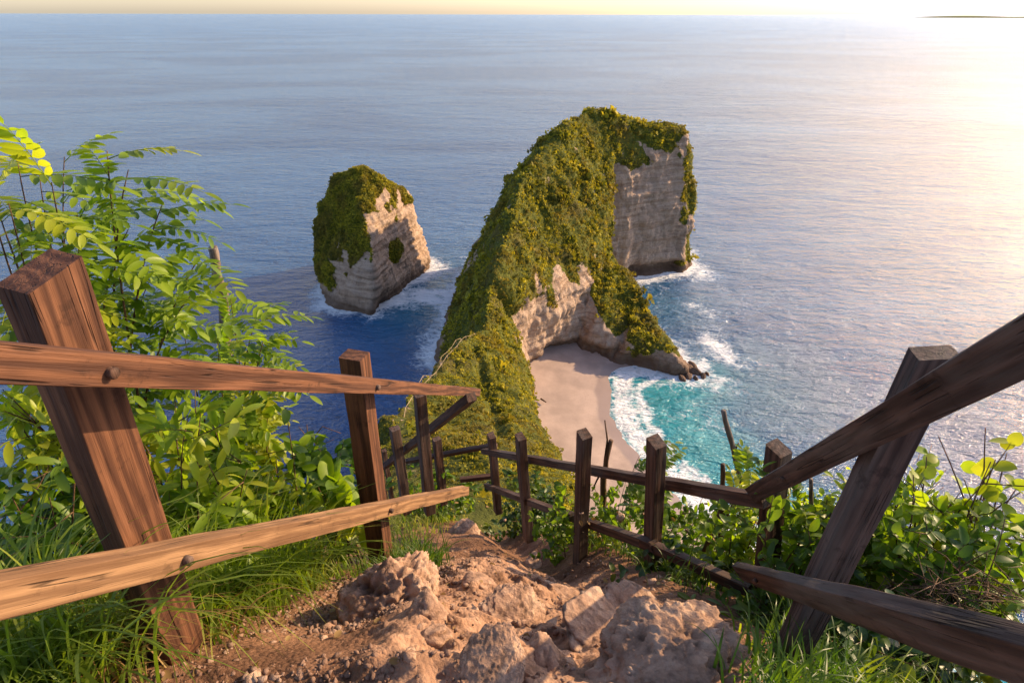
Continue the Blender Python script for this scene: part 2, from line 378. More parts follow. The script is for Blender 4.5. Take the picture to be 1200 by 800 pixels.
def tu(v): return tuple(v)
B_ = -6.0   # depth of the feet below the sea
crest = [at(455, 490, 75), at(500, 435, 115), at(538, 408, 145), at(569, 375, 170), at(574, 336, 190),
         at(593, 276, 215), at(610, 210, 240), at(650, 156, 275), at(690, 127, 300)]
def dn(p, dx=0, dy=0): return Vector((p[0] + dx, p[1] + dy, B_))
E0, E1, E2 = at(648, 545, 60), at(636, 518, 95), at(618, 446, 160)
E0b = at(642, 530, 78)
A0, A1, A2, A3, A4 = sea(803, 432, 2), at(748, 346, 240), at(716, 292, 268), at(717, 212, 286), at(719, 142, 310)
V1 = at(690, 337, 235)
lip = at(640, 362, 219); lip2 = at(606, 405, 198)
neck0 = Vector((-11, 40, H - 37)); neck1 = Vector((4.5, 40, H - 38))
neckm0 = Vector((-7, 18, H - 20.5)); neckm1 = Vector((4.5, 18, H - 20.8))
top0 = Vector((-3.5, 7, H - 9.6)); top1 = Vector((3.0, 7, H - 9.6))
hulls = [
  [top0, top1, Vector((-2.6, 1.0, H - 3.6)), Vector((2.2, 1.0, H - 3.8)), Vector((-3.0, -6, H - 3.2)), Vector((3, -6, H - 3.2)), Vector((-9, -12, B_)), Vector((9, -12, B_)), Vector((-9, 10, B_)), Vector((9, 10, B_))],
  [top0, top1, neckm0, neckm1, dn(top0, -5), dn(top1, 5), dn(neckm0, -2), dn(neckm1, 2)],
  [neckm0, neckm1, neck0, neck1, dn(neckm0, -2), dn(neckm1, 2), dn(neck0), dn(neck1)],
  [neck0, neck1, crest[0], E0, E0b, dn(neck0), dn(neck1), dn(crest[0]), dn(E0b, -1), dn(E0, -1)],
  [crest[0], crest[1], E0b, E1, dn(crest[0]), dn(crest[1]), dn(E0b), dn(E1)],
  [crest[1], crest[2], crest[3], E1, E2, dn(crest[1]), dn(crest[2], -3), dn(E1), dn(E2)],
  [crest[3], crest[4], E2, lip2, Vector((6, 205, B_)), Vector((-20, 172, B_)), Vector((-30, 200, B_)), dn(E2)],
  [crest[4], crest[5], lip2, lip, Vector((5, 207, B_)), Vector((15, 215, B_)), Vector((-30, 200, B_)), Vector((-34, 217, B_)), Vector((-34, 250, B_)), V1],
  [crest[5], crest[6], lip, V1, A2, Vector((15, 215, B_)), Vector((29, 219, B_)), Vector((48, 262, B_)), Vector((-34, 217, B_)), Vector((-34, 250, B_))],
  [crest[6], A3, A2, V1, crest[7], Vector((-34, 250, B_)), Vector((-29, 292, B_)), Vector((48, 268, B_)), Vector((50, 290, B_)), at(560, 283, 288)],
  [crest[6], crest[7], crest[8], A3, A4, Vector((-34, 250, B_)), Vector((-29, 296, B_)), Vector((-12, 335, B_)), at(560, 283, 290), at(600, 212, 286), Vector((50, 290, B_)), Vector((55, 330, B_))],
  # buttress running down to the point
  [A2, A1, V1, Vector((29, 216, B_)), Vector((43, 208, B_)), Vector((60, 262, B_)), Vector((57, 205, B_)), at(705, 372, 222)],
  [A1, A0, Vector((43, 208, B_)), Vector((57, 205, B_)), Vector((71, 202, B_)), Vector((66, 242, B_)), Vector((76, 213, B_)), at(770, 398, 213), at(735, 400, 212)],
  # the head
  [A4, at(740, 146, 312), at(798, 155, 316), at(806, 180, 318), at(811, 235, 320), sea(738, 330, -2), sea(795, 326, -2), sea(808, 312, -2),
   Vector((40, 350, 80)), Vector((86, 345, 72)), crest[8], Vector((104, 345, B_)), Vector((40, 352, B_)), Vector((50, 292, B_)), at(722, 200, 298)],
]
hulls = [[tu(p) for p in h] for h in hulls]
me = remeshed(hull_mesh(hulls), 0.9, 6)
V, N = get_arrays(me)
Q = quads(me)
def near_fade(V): return sstep(9, 30, V[:, 1])
# groove running down the near slope and the foot path on its crest
def poly_dist(P, pts):
    P = np.asarray(P, float); d = np.full(len(P), 1e9)
    for a, b_ in zip(pts[:-1], pts[1:]):
        a = np.array(a, float)[:P.shape[1]]; b2 = np.array(b_, float)[:P.shape[1]]; ab = b2 - a
        t = np.clip(((P - a) @ ab) / (ab @ ab), 0, 1)
        d = np.minimum(d, np.linalg.norm(P - (a + t[:, None] * ab), axis=1))
    return d
groove_pts = [at(556, 412, 142), at(566, 440, 125), at(576, 470, 105), at(584, 505, 85), at(590, 525, 72)]
crest_path = [neckm0 + Vector((3, 0, 0)), neck0 + Vector((2, 0, 0)), crest[0] + Vector((2, 0, 0)), crest[1] + Vector((1.5, 0, 0)), crest[2] + Vector((1, 0, 0)), crest[3]]
gd = poly_dist(V[:, :2], groove_pts); pd_ = poly_dist(V[:, :2], crest_path)
nf = near_fade(V)
disp = (fbm(V / 26.0, 3) * 2.2 + fbm(V / 7.0, 4) * 1.15) * nf
# steep gullies running down the faces, and ledges on bare rock
hv = np.c_[V[:, 0] / 8, V[:, 1] / 8, V[:, 2] / 60]
disp += fbm(hv, 3, ridged=True) * 0.7 * nf
steep = sstep(0.55, 0.2, np.abs(N[:, 2]))
x, y, z = V.T
nse = fbm(V / 11.0, 4)
headface = sstep(46, 53, x) * sstep(283, 292, y) * sstep(-0.35, 0.05, -N[:, 1] + 0.9 * N[:, 0]) * sstep(72, 56, z + nse * 15) * sstep(102, 97, x + z * 0.11 + nse * 8)
headface = np.maximum(headface, sstep(46, 53, x) * sstep(283, 292, y) * steep * sstep(52, 40, z + nse * 12) * sstep(102, 97, x + z * 0.11 + nse * 8))
cove = sstep(262, 235, y + x * 0.3) * sstep(180, 196, y) * sstep(-4, 2, x) * sstep(56, 46, x) * sstep(36, 28, z + nse * 10) * sstep(0.85, 0.5, np.abs(N[:, 2]))
cove = np.maximum(cove, sstep(196, 202, y) * sstep(225, 218, y) * sstep(0, 4, x) * sstep(11, 8, z + nse * 5 + np.clip(x - 36, 0, 60) * 0.22) * sstep(76, 66, x))
tip = sstep(50, 57, x) * sstep(240, 232, y) * sstep(6.5, 3.5, z + nse * 4 - sstep(70, 79, x) * 5)
low = sstep(7, 3.5, z + nse * 4)
leftb = sstep(-8, -14, x) * sstep(225, 260, y) * sstep(8, 22, z) * sstep(0.12, 0.5, nse) * 0.6
rock = np.clip(np.maximum.reduce([headface, cove, tip, low, leftb]), 0, 1)
ledge = fbm(np.c_[x / 40, y / 40, z / 1.7], 3) * 0.9 * rock * steep * nf
crk = fbm(np.c_[x / 5, y / 5, z / 9], 4, 2.1, .55, True)
disp = disp * (1 - 0.35 * rock) + ledge * 1.0 + rock * crk * 0.8 * nf + rock * fbm(V / 13.0, 3) * 1.8
disp -= 2.2 * np.exp(-(gd / 1.3) ** 2) * sstep(60, 75, V[:, 1])
disp -= 0.5 * np.exp(-(pd_ / 1.2) ** 2)
hn = np.c_[N[:, 0], N[:, 1], N[:, 2]]
V2 = V + hn * disp[:, None]
# hollow undercut around the back of the cove and under the head
und = np.exp(-((V2[:, 2] - 2.5) / 3.2) ** 2) * sstep(200, 206, y) * sstep(3, 8, x) * sstep(62, 50, x) * sstep(232, 222, y)
V2[:, 1] += und * 4.0
und2 = (np.exp(-((V2[:, 2] - 3) / 3.5) ** 2) + 0.75 * np.exp(-((V2[:, 2] - 14) / 15.0) ** 2)) * sstep(60, 66, x) * sstep(293, 298, y) * sstep(99, 92, x)
V2[:, 1] += und2 * 8.0
veg = 1 - rock
veg = veg - 0.42 * np.exp(-(pd_ / 0.8) ** 2) * (V[:, 1] > 30)
patch = sstep(0.38, 0.62, fbm(np.c_[x / 9, y / 9, z / 16], 4)) * sstep(0.9, 0.5, N[:, 2]) * sstep(12, 25, z) * sstep(150, 185, y)
veg = np.clip(veg - 0.38 * patch, 0, 1)
bpy.data.meshes.remove(me)
land_me = mesh_np('headland', V2, Q, M['land'], True, {'veg': veg})
headland = link('headland', land_me)
tag(headland, 'long green headland shaped like a crouching dinosaur above the beach', kind='structure')
_, LN = get_arrays(land_me)

# --- the sea stack
def stack_ring(zf):
    pass
C0 = [Vector((-71, 256, 0)), Vector((-49, 320, 0)), Vector((-70, 345, 0)), Vector((-98, 330, 0)), Vector((-104, 288, 0))]
hs = [[(-72, 256, B_), (-48, 321, B_), (-62, 342, B_), (-92, 335, B_), (-101, 284, B_), (-94, 266, B_),
       tu(at(388, 335, 275)), tu(at(368, 285, 296)), tu(at(371, 250, 302)), tu(at(385, 218, 304)), tu(at(402, 201, 303)), tu(at(425, 196, 300)),
       tu(at(447, 207, 302)), tu(at(466, 229, 306)), tu(at(484, 262, 311)), tu(at(496, 300, 320)), tu(at(436, 300, 262)), tu(at(424, 245, 276)), tu(at(437, 340, 258)),
       (-72, 330, 48), (-92, 325, 40), (-58, 330, 40)]]
me = remeshed(hull_mesh(hs), 0.7, 3)
SV, SN = get_arrays(me); SQ = quads(me)
x, y, z = SV.T; nse = fbm(SV / 9.0, 4); steep = sstep(0.6, 0.25, np.abs(SN[:, 2]))
lit = sstep(0.35, 0.7, SN[:, 0])
line = 27 + (x + 72) * 0.55 + 8 * nse       # bare rock begins below this height
rk = np.maximum(sstep(3, -3, z - (46 - (y - 256) * 0.08) + nse * 14) * lit, 0)
rk = np.maximum(rk, sstep(2, -2, z - 25 + nse * 12) * steep * (1 - lit) * sstep(-100, -88, x + nse * 6))
rk = np.maximum(rk, sstep(8, 4, z + nse * 4))
tuft = np.exp(-((y - 286) ** 2 / 30 + (z - 22) ** 2 / 40)) * lit * (1.1 + 1.6 * nse)
rk = np.clip(rk - tuft, 0, 1)
d = fbm(SV / 18.0, 3) * 3.0 + fbm(SV / 5.0, 4) * 1.1
d = d * (1 - .35 * rk) + fbm(np.c_[x / 30, y / 30, z / 1.5], 3) * 1.1 * rk * steep + fbm(np.c_[x / 6, y / 6, z / 40], 3, ridged=True) * .5
SV2 = SV + SN * d[:, None]
bpy.data.meshes.remove(me)
stack_me = mesh_np('rock', SV2, SQ, M['land'], True, {'veg': 1 - rk})
stack = link('sea_stack', None, None, (-76, 300, 0))
tag(stack, 'steep rock islet with layered cliffs and bushy green cap standing alone in the sea', 'rock island')
so = link('rock', stack_me, stack); so.location = (76, -300, 0)
_, STN = get_arrays(stack_me)

# --- scrub clumps over the green parts
def clump_variants(k, nq, seed):
    r = np.random.default_rng(seed); out = []
    for i in range(k):
        c = r.normal(size=(nq, 3)); c /= np.linalg.norm(c, axis=1)[:, None]; c *= (r.uniform(0.45, 1.0, nq) ** 0.6)[:, None]; c[:, 2] = np.abs(c[:, 2]) * 0.8
        a = r.normal(size=(nq, 3)) * .5 + c * 0.2; a /= np.linalg.norm(a, axis=1)[:, None]
        b = np.cross(a, r.normal(size=(nq, 3)) * 0.6 + c); b /= np.linalg.norm(b, axis=1)[:, None]
        s = r.uniform(0.26, 0.55, nq)[:, None]
        q = np.stack([c - a * s, c - b * s * .7, c + a * s, c + b * s * .7], 1)
        out.append(q)
    return out
def scatter_bushes(name, P, Nn, size, parent, off, seed, nq=17, mat=None):
    r = np.random.default_rng(seed); vs = clump_variants(10, nq, seed)
    K = r.integers(0, 10, len(P)); ang = r.uniform(0, 6.28, len(P)); c, s = np.cos(ang), np.sin(ang)
    out = np.empty((len(P), nq, 4, 3), np.float32)
    arr = np.stack(vs)[K]
    X = arr[..., 0] * c[:, None, None] - arr[..., 1] * s[:, None, None]; Yv = arr[..., 0] * s[:, None, None] + arr[..., 1] * c[:, None, None]
    out[..., 0] = X; out[..., 1] = Yv; out[..., 2] = arr[..., 2] * r.uniform(.7, 1.3, len(P))[:, None, None]
    out *= size[:, None, None, None]
    lift = P + Nn * (size * 0.10)[:, None]
    out += lift[:, None, None, :] - np.asarray(off)[None, None, None, :]
    Vv = out.reshape(-1, 3); Fq = np.arange(len(Vv)).reshape(-1, 4)
    o = link(name, mesh_np(name, Vv, Fq, mat or M['bush'], False, {'rnd': np.repeat(r.uniform(0, 1, len(P)), nq * 4)}), parent)
    tag(o, kind='stuff'); return o
def surf_sample(V, Q, w, n, r):
    a, b, c = V[Q[:, 0]], V[Q[:, 1]], V[Q[:, 2]]; dd = V[Q[:, -1]]
    ar = np.linalg.norm(np.cross(b - a, dd - a), axis=1) * w
    i = r.choice(len(Q), n, p=ar / ar.sum()); u, v = r.uniform(size=n), r.uniform(size=n)
    return i, a[i] + (b[i] - a[i]) * u[:, None] + (dd[i] - a[i]) * v[:, None]
def seen_w(V, N, Q):
    C = V[Q].mean(1); n = N[Q].mean(1); d = np.array([0, 0, H]) - C; L = np.linalg.norm(d, axis=1); cosv = (d * n).sum(1) / L
    return C, n, np.clip(cosv + 0.45, 0.05, 1), L
r1 = np.random.default_rng(3)
C, n_, w, L = seen_w(V2, LN, Q)
vq = veg[Q].mean(1); gq = poly_dist(C[:, :2], groove_pts); pq = poly_dist(C[:, :2], crest_path)
w = w * sstep(0.40, 0.75, vq + 0.38 * fbm(C / 5.0, 3)) * (C[:, 2] > 3) * sstep(18, 30, C[:, 1]) * (0.25 + 0.75 * (gq > 1.2)) * (0.12 + 0.88 * (pq > 0.9)) * (C[:, 1] < 345)
w = w * np.clip(170 / L, 0.7, 2.4) ** 1.6
i, P = surf_sample(V2, Q, w, 62000, r1)
size = r1.uniform(0.28, 0.62, len(P)) * (1 + 1.5 * (r1.uniform(size=len(P)) > .955)) * np.clip(0.95 + 0.6 * fbm(P / 12.0, 2), 0.55, 1.5) * np.clip(L[i] / 200, 0.40, 1.4) * (1 + 0.5 * (fbm(P / 9.0, 2) > 0.25))
scatter_bushes('scrub', P, n_[i], size, headland, (0, 0, 0), 5, 10)
# a few taller shrubs breaking the skyline of the crest
C, n_, w, L = seen_w(SV2, STN, SQ)
vq = (1 - rk)[SQ].mean(1)
i, P = surf_sample(SV2, SQ, w * sstep(0.4, 0.7, vq) * (C[:, 2] > 4), 11000, r1)
scatter_bushes('scrub', P, n_[i], r1.uniform(0.4, 1.0, len(P)), stack, (-76, 300, 0), 9, 11)

# ================================================================== SEA AND BEACH
shore = [Vector((50, 209, 0)), Vector((42, 204, 0)), Vector((37.6, 189, 0)), Vector((37, 172, 0)), Vector((40, 158, 0)), Vector((47, 141, 0)), Vector((58, 118, 0)), Vector((75, 90, 0)), Vector((95, 60, 0))]
def shore_x(yv): 
    ys = np.array([s.y for s in shore])[::-1]; xs = np.array([s.x for s in shore])[::-1]
    return np.interp(yv, ys, xs)
def outline(Vx, Nx=None):
    m_ = np.abs(Vx[:, 2]) < 1.0
    P = Vx[m_][:, :2]; k = np.unique(np.round(P / 2.0).astype(int), axis=0, return_index=True)[1]; return P[k]
land_pts = outline(V2); stack_pts = outline(SV2)
land_pts = land_pts[(land_pts[:, 1] > 120)]
gx = np.unique(np.concatenate([-np.geomspace(220, 50000, 34), np.arange(-220, 260, 2.5), np.geomspace(260, 50000, 34)]))
gy = np.unique(np.concatenate([[-2000, -500, -150, -50], np.arange(0, 480, 2.5), np.geomspace(480, 50000, 60)]))
GX, GY = np.meshgrid(gx, gy); P2 = np.c_[GX.ravel(), GY.ravel()]
def mind(P, S):
    out = np.full(len(P), 1e4); box = (P[:, 0] > S[:, 0].min() - 90) & (P[:, 0] < S[:, 0].max() + 90) & (P[:, 1] > S[:, 1].min() - 90) & (P[:, 1] < S[:, 1].max() + 90)
    idx = np.where(box)[0]
    for a in range(0, len(idx), 4000):
        k = idx[a:a + 4000]; out[k] = np.sqrt(((P[k][:, None] - S[None]) ** 2).sum(2).min(1))
    return out
dl, ds = mind(P2, land_pts), mind(P2, stack_pts)
sx = shore_x(P2[:, 1]); dsh = poly_dist(P2, [tuple(s) for s in shore])
P3 = np.c_[P2, np.zeros(len(P2))]
sea_side = P2[:, 0] > sx - 3
nz = fbm(P3 / 22.0, 3)
foam = np.exp(-dl / 9.5) * (0.95 + 0.5 * nz) + np.exp(-ds / 8.5) * (1.0 + 0.4 * nz)
# swash band on the beach and a breaking line off it
bnd = np.exp(-((dsh - 5.0) / 5.5) ** 2) + 0.75 * np.exp(-((dsh - 13.5 - nz * 3) / 2.2) ** 2)
foam = np.maximum(foam, bnd * sea_side * sstep(215, 205, P2[:, 1]) * (0.95 + 0.35 * nz))
# backwash drifting off the point and round the head, and lee of the stack
def blob(cx, cy, rx, ry, a): return a * np.exp(-(((P2[:, 0] - cx) / rx) ** 2 + ((P2[:, 1] - cy) / ry) ** 2))
foam = np.maximum(foam, blob(86, 216, 18, 28, 0.85) * (0.8 + nz)); foam = np.maximum(foam, blob(68, 196, 22, 7, 0.7) * (0.8 + nz))
foam = np.maximum(foam, blob(84, 262, 26, 36, 0.40) * (0.9 + nz)); foam = np.maximum(foam, blob(108, 312, 14, 20, 0.7))
foam = np.maximum(foam, blob(-44, 285, 22, 34, 0.8) * (0.8 + nz)); foam = np.maximum(foam, blob(72, 175, 26, 24, 0.36)); foam = np.maximum(foam, blob(-100, 268, 10, 16, 0.4))
shal = sstep(60, 18, dsh) * sea_side * sstep(228, 190, P2[:, 1] + nz * 10)
teal = np.maximum(blob(-44, 270, 28, 38, 1.0), blob(92, 190, 34, 40, 0.55)); teal = np.maximum(teal, blob(80, 265, 22, 34, 0.35))
nx_, ny_ = len(gx), len(gy); I = np.arange(nx_ * ny_).reshape(ny_, nx_)
SQf = np.stack([I[:-1, :-1], I[:-1, 1:], I[1:, 1:], I[1:, :-1]], -1).reshape(-1, 4)
water = link('water', mesh_np('water', P3, SQf, M['water'], True, {'foam': np.clip(foam, 0, 1.4), 'shallow': shal, 'teal': teal}))
tag(water, 'open blue sea with turquoise shallows and white foam', kind='structure')
# sea bed under everything so that the sheet has a floor, and the sand
bx = np.arange(-14, 125, 1.5); by = np.arange(50, 226, 1.5); BX, BY = np.meshgrid(bx, by); PB = np.c_[BX.ravel(), BY.ravel(), np.zeros(BX.size)]
dsb = poly_dist(PB[:, :2], [tuple(s) for s in shore]) * np.where(PB[:, 0] < shore_x(PB[:, 1]), 1, -1)
PB[:, 2] = np.clip(dsb * 0.085, -3, 3.4) + fbm(PB / 14.0, 3) * 0.22 + fbm(PB / 4.0, 2) * 0.05
I = np.arange(BX.size).reshape(BX.shape)
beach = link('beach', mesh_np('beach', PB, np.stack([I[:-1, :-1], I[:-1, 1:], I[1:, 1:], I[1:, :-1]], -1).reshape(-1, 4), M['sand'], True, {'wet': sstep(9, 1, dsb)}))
tag(beach, 'pale pink sand beach in the cove', kind='structure')
# far coast on the horizon
cx = np.linspace(0, 1, 60); cb = []
for t in cx: cb.append((14500 + 5200 * t, 23000 - 900 * t, 0))
cv, cf = [], []
for k, t in enumerate(cx):
    h = 90 * math.sin(math.pi * t) ** 0.6 * (0.75 + 0.25 * math.sin(9 * t)) * (1 - .35 * t); b_ = cb[k]
    cv += [(b_[0], b_[1], -5), (b_[0] + 100, b_[1] + 500, h), (b_[0] + 300, b_[1] + 1500, h * .8), (b_[0] + 500, b_[1] + 2500, -5)]
for k in range(59):
    for j in range(3): cf.append((k * 4 + j, k * 4 + 4 + j, k * 4 + 5 + j, k * 4 + 1 + j))
fc = link('distant_coast', mesh_np('distant_coast', cv, cf, M['land'], True, {'veg': np.ones(len(cv))}))
tag(fc, 'low hazy coast on the horizon', kind='structure')

# rocks strewn off the point
def rock_mesh(name, seed, r, sq=(1, 1, .7), amp=0.35, sub=4, mat='stone', freq=1.8, pit=0.0):
    bm = bmesh.new(); bmesh.ops.create_icosphere(bm, subdivisions=sub, radius=1.0)
    P = np.array([v.co[:] for v in bm.verts]); Fc = np.array([[v.index for v in f.verts] for f in bm.faces]); bm.free()
    n = fbm(P * freq + seed * 7.3, 5, ridged=False) * amp + fbm(P * freq * 2.2 + seed * 3.1, 4, 2.2, 0.55, True) * amp * 0.35
    if pit: n = n - pit * np.maximum(0, perlin(P * freq * 6 + seed)) - pit * .6 * np.maximum(0, perlin(P * freq * 13 + seed))
    rq = np.random.default_rng(int(seed) + 100); U = P.copy(); P = P * (1 + n * 0.9)[:, None]
    for _ in range(16):                       # flat fracture faces
        nrm = rq.normal(size=3); nrm /= np.linalg.norm(nrm); dd = rq.uniform(.55, .95); ex = np.maximum(0, P @ nrm - dd); P = P - nrm * (ex * 0.45)[:, None]
    fine = fbm(U * freq * 3.3 + seed, 4, 2.2, .55, True); P = P * (1 + 0.055 * fine)[:, None]
    P *= np.array(sq) * r
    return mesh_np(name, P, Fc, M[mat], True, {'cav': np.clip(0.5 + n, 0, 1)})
tip_rocks = link('tip_rock_cluster', None, None, (75, 204, 0))
bpy.data.objects.remove(tip_rocks)
rr = random.Random(4)
shape = [rock_mesh('rock', 40 + k, 1.0, (1, .8, .6), .4, 4, 'wetstone') for k in range(4)]
M_dark = M['pebble']
desc = [(808, 434, 2.6), (817, 437, 2.0), (806, 441, 1.7), (815, 443, 1.2), (824, 441, 1.3), (799, 443, 1.5), (812, 428, 1.7), (829, 438, 0.9)]
lbl = ['largest wave washed rock at the foot of the green point', 'brown rock near the seaward tip of the point', 'flat dark rock below the cliff at the point',
       'small rock with foam around it nearest the camera off the point', 'low broken rock near the outer end of the point', 'dark rock against the cliff foot on the cove side of the point', 'brown rock on the upper side of the point', 'outermost tiny rock off the tip of the headland']
for k, (a, b_, s) in enumerate(desc):
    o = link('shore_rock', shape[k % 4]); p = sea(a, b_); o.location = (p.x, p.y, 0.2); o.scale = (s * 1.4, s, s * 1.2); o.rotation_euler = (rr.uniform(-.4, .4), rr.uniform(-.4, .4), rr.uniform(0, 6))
    tag(o, lbl[k], 'rock', 'rocks off the point of the headland')

# driftwood on the sand
# ================================================================== FOREGROUND GROUND
def gbase(x, y):
    x = np.asarray(x, float); y = np.asarray(y, float)
    z = np.where(y > 0.95, -1.6 - 0.93 * (y - 0.95), -1.6 - 0.25 * (y - 0.95))
    z = np.where(y > 5.2, -1.6 - .93 * 4.25 - 1.15 * (y - 5.2), z)
    xc = np.interp(y, [0, 1, 2.3, 4, 5, 8], [0, 0, 0.0, -0.35, -0.6, -1.6])
    wl = np.interp(y, [0, 1, 2.2, 3.2, 5], [1.5, 1.15, 0.75, 0.6, 0.5]); wr = np.interp(y, [0, 1, 2.2, 3.2, 5], [0.6, 0.66, 0.85, 0.85, 0.5])
    dr = np.maximum(0, x - xc - wr); dl_ = np.maximum(0, xc - wl - x)
    z = z - 0.5 * dr - 0.7 * np.maximum(0, dr - 0.9) ** 1.5 - 0.22 * dl_ - 0.5 * np.maximum(0, dl_ - 1.1) ** 1.6
    # the stony hump in the middle of the track and the trodden gully right of it
    z = z - 0.30 * np.exp(-((x - xc - 0.40) / 0.26) ** 2) * sstep(1.35, 2.1, y)
    z = z - 0.05 * np.exp(-((x - 0.15) / 0.4) ** 2) * sstep(2.2, 1.4, y) + 0.06 * np.exp(-((x + 0.28) / 0.22) ** 2) * np.exp(-((y - 1.35) / 0.35) ** 2)
    return z
fx = np.linspace(-4.2, 4.6, 520); fy = np.concatenate([np.linspace(-1.2, 0.5, 30)[:-1], np.linspace(0.5, 5.5, 420), np.linspace(5.5, 9.5, 90)[1:]])
FX, FY = np.meshgrid(fx, fy); px_, py_ = FX.ravel(), FY.ravel(); gz = gbase(px_, py_)
PP = np.c_[px_, py_, gz]
rocky = 1.1 * np.exp(-((px_ - 0.12) / 0.55) ** 4) * sstep(3.2, 2.2, py_) * sstep(0.4, 0.8, py_)
rocky = np.clip(rocky + 0.35 * fbm(PP * 1.6, 3), 0, 1)
rid = fbm(PP * 3.2, 5, 2.15, 0.55, True)
gz2 = gz + 0.05 * fbm(PP * 1.4, 3) + rocky * (0.050 * fbm(PP * 2.4, 3, 2.1, .5, True) - 0.022 * np.maximum(0, perlin(PP * 12)) + 0.016 * fbm(PP * 7.5, 4, 2.1, .55, True) + 0.009 * fbm(PP * 20, 4, 2.1, .6, True)) + 0.008 * fbm(PP * 22, 4)
step = np.mod(gz + 0.04 * fbm(PP * 2, 2), 0.24) / 0.24
gz2 = gz2 + 0.075 * (sstep(0.0, 0.35, step) - step) * sstep(1.4, 2.0, py_)
PP[:, 2] = H + gz2
I = np.arange(FX.size).reshape(FX.shape)
ground = link('ground', mesh_np('ground', PP, np.stack([I[:-1, :-1], I[:-1, 1:], I[1:, 1:], I[1:, :-1]], -1).reshape(-1, 4), M['soil'], True, {'rock': rocky}))
tag(ground, 'steep rocky dirt track going down the cliff', kind='structure')
GZ = gz2.reshape(FX.shape)
def gh(x, y):
    i = int(np.clip(np.searchsorted(fy, y), 1, len(fy) - 1)); j = int(np.clip(np.searchsorted(fx, x), 1, len(fx) - 1))
    return H + float(GZ[i, j])
def hit(px, py):             # first ground point along the ray of a pixel
    r = np.array(ray(px, py)); t = 0.5
    while t < 14:
        if H + r[2] * t < gh(r[0] * t, r[1] * t): return Vector((r[0] * t, r[1] * t, H + r[2] * t))
        t += 0.02
    return Vector((r[0] * 4, r[1] * 4, H + r[2] * 4))

# boulders --------------------------------------------------------------
bl = [('large pitted limestone boulder left of the middle of the track', 456, 706, 0.215, (1.05, 1.0, 0.8), 11, 5),
      ('big rough limestone boulder at the lower right corner of the track', 790, 785, 0.15, (1.3, 1.1, 0.5), 12, 5),
      ('craggy orange tinted outcrop in the very middle of the track', 600, 735, 0.085, (1.6, 1.4, 0.26), 13, 5),
      ('low jagged ledge of limestone right behind the middle outcrop', 655, 700, 0.08, (1.7, 1.2, 0.28), 14, 5),
      ('rough limestone lump at the bottom edge in the middle of the track', 575, 795, 0.085, (1.7, 1.2, 0.22), 15, 5),
      ('small half shaded stone beside the grass tuft far down the track', 543, 625, 0.12, (1.2, 1, 0.6), 16, 4),
      ('jagged stone between the middle outcrop and the lower right boulder', 700, 745, 0.075, (1.7, 1.5, 0.22), 17, 4),
      ('small rounded stone at the foot of the large left boulder', 505, 755, 0.05, (1.3, 1, 0.6), 18, 4),
      ('mid sized jagged stone on the brink of the shaded gully', 742, 722, 0.08, (1.6, 1.4, .22), 20, 4),
      ('pale lump of limestone just uphill of the grass tuft', 560, 690, 0.065, (1.3, 1, .45), 21, 4),
      ('flat stone sunk in the track behind the jagged ledge', 625, 665, 0.09, (1.5, 1, .4), 22, 4),
      ('knobbly stone leaning on the right side of the large left boulder', 500, 722, 0.07, (1, 1, .8), 23, 4),
      ('sharp little stone in front of the middle outcrop', 640, 778, 0.06, (1.2, .8, .6), 24, 4)]
for lab, a, b_, rad, sq, sd, sub in bl:
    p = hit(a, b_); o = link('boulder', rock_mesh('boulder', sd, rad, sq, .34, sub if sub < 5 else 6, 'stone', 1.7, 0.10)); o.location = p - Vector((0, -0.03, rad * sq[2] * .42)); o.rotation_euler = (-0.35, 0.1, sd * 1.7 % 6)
    tag(o, lab, 'boulder', 'limestone boulders on the track')

# pebbles -----------------------------------------------------------------
def pebbles(name, pts, sizes, parent=None, label=None, mat='pebble'):
    bm = bmesh.new(); bmesh.ops.create_icosphere(bm, subdivisions=1, radius=1.0)
    B = np.array([v.co[:] for v in bm.verts]); Fc = np.array([[v.index for v in f.verts] for f in bm.faces]); bm.free()
    r = np.random.default_rng(8); VV, FF = [], []; nb = len(B)
    for k, (p, s) in enumerate(zip(pts, sizes)):
        q = B * (1 + 0.28 * r.normal(size=(nb, 1))) * np.array([1, r.uniform(.6, 1), r.uniform(.45, .8)]) * s
        a = r.uniform(0, 6.28); c, s_ = math.cos(a), math.sin(a); q = np.c_[q[:, 0] * c - q[:, 1] * s_, q[:, 0] * s_ + q[:, 1] * c, q[:, 2]]
        VV.append(q + p); FF.append(Fc + k * nb)
    V_ = np.concatenate(VV)
    o = link(name, mesh_np(name, V_, np.concatenate(FF), M[mat], False, {'cav': np.full(len(V_), .7)}), parent)
    tag(o, label, name, kind='stuff'); return o
r2 = np.random.default_rng(21); pts, szs = [], []
while len(pts) < 9000:
    if r2.uniform() < .72: px0, py0 = r2.uniform(130, 520), r2.uniform(640, 830)
    else: px0, py0 = r2.uniform(380, 860), r2.uniform(600, 830)
    u = r2.uniform(0.62, 3.0); x0 = (px0 - 600) / F / 0.66 * u; y0 = r2.uniform(0.75, 2.9)
    if px0 < 520 and r2.uniform() < .8: x0, y0 = r2.normal(-0.62, 0.25), r2.uniform(0.75, 2.2)
    dns = perlin(np.array([[x0 * 2.2, y0 * 2.2, 5.0]]))[0]
    if dns < r2.uniform(-0.5, 0.35): continue
    s = 0.003 + 0.011 * r2.uniform() ** 3.0
    pts.append(np.array([x0, y0, gh(x0, y0) + s * 0.3])); szs.append(s)
pebbles('gravel', pts, szs, None, 'loose brown gravel scattered over the dirt track')

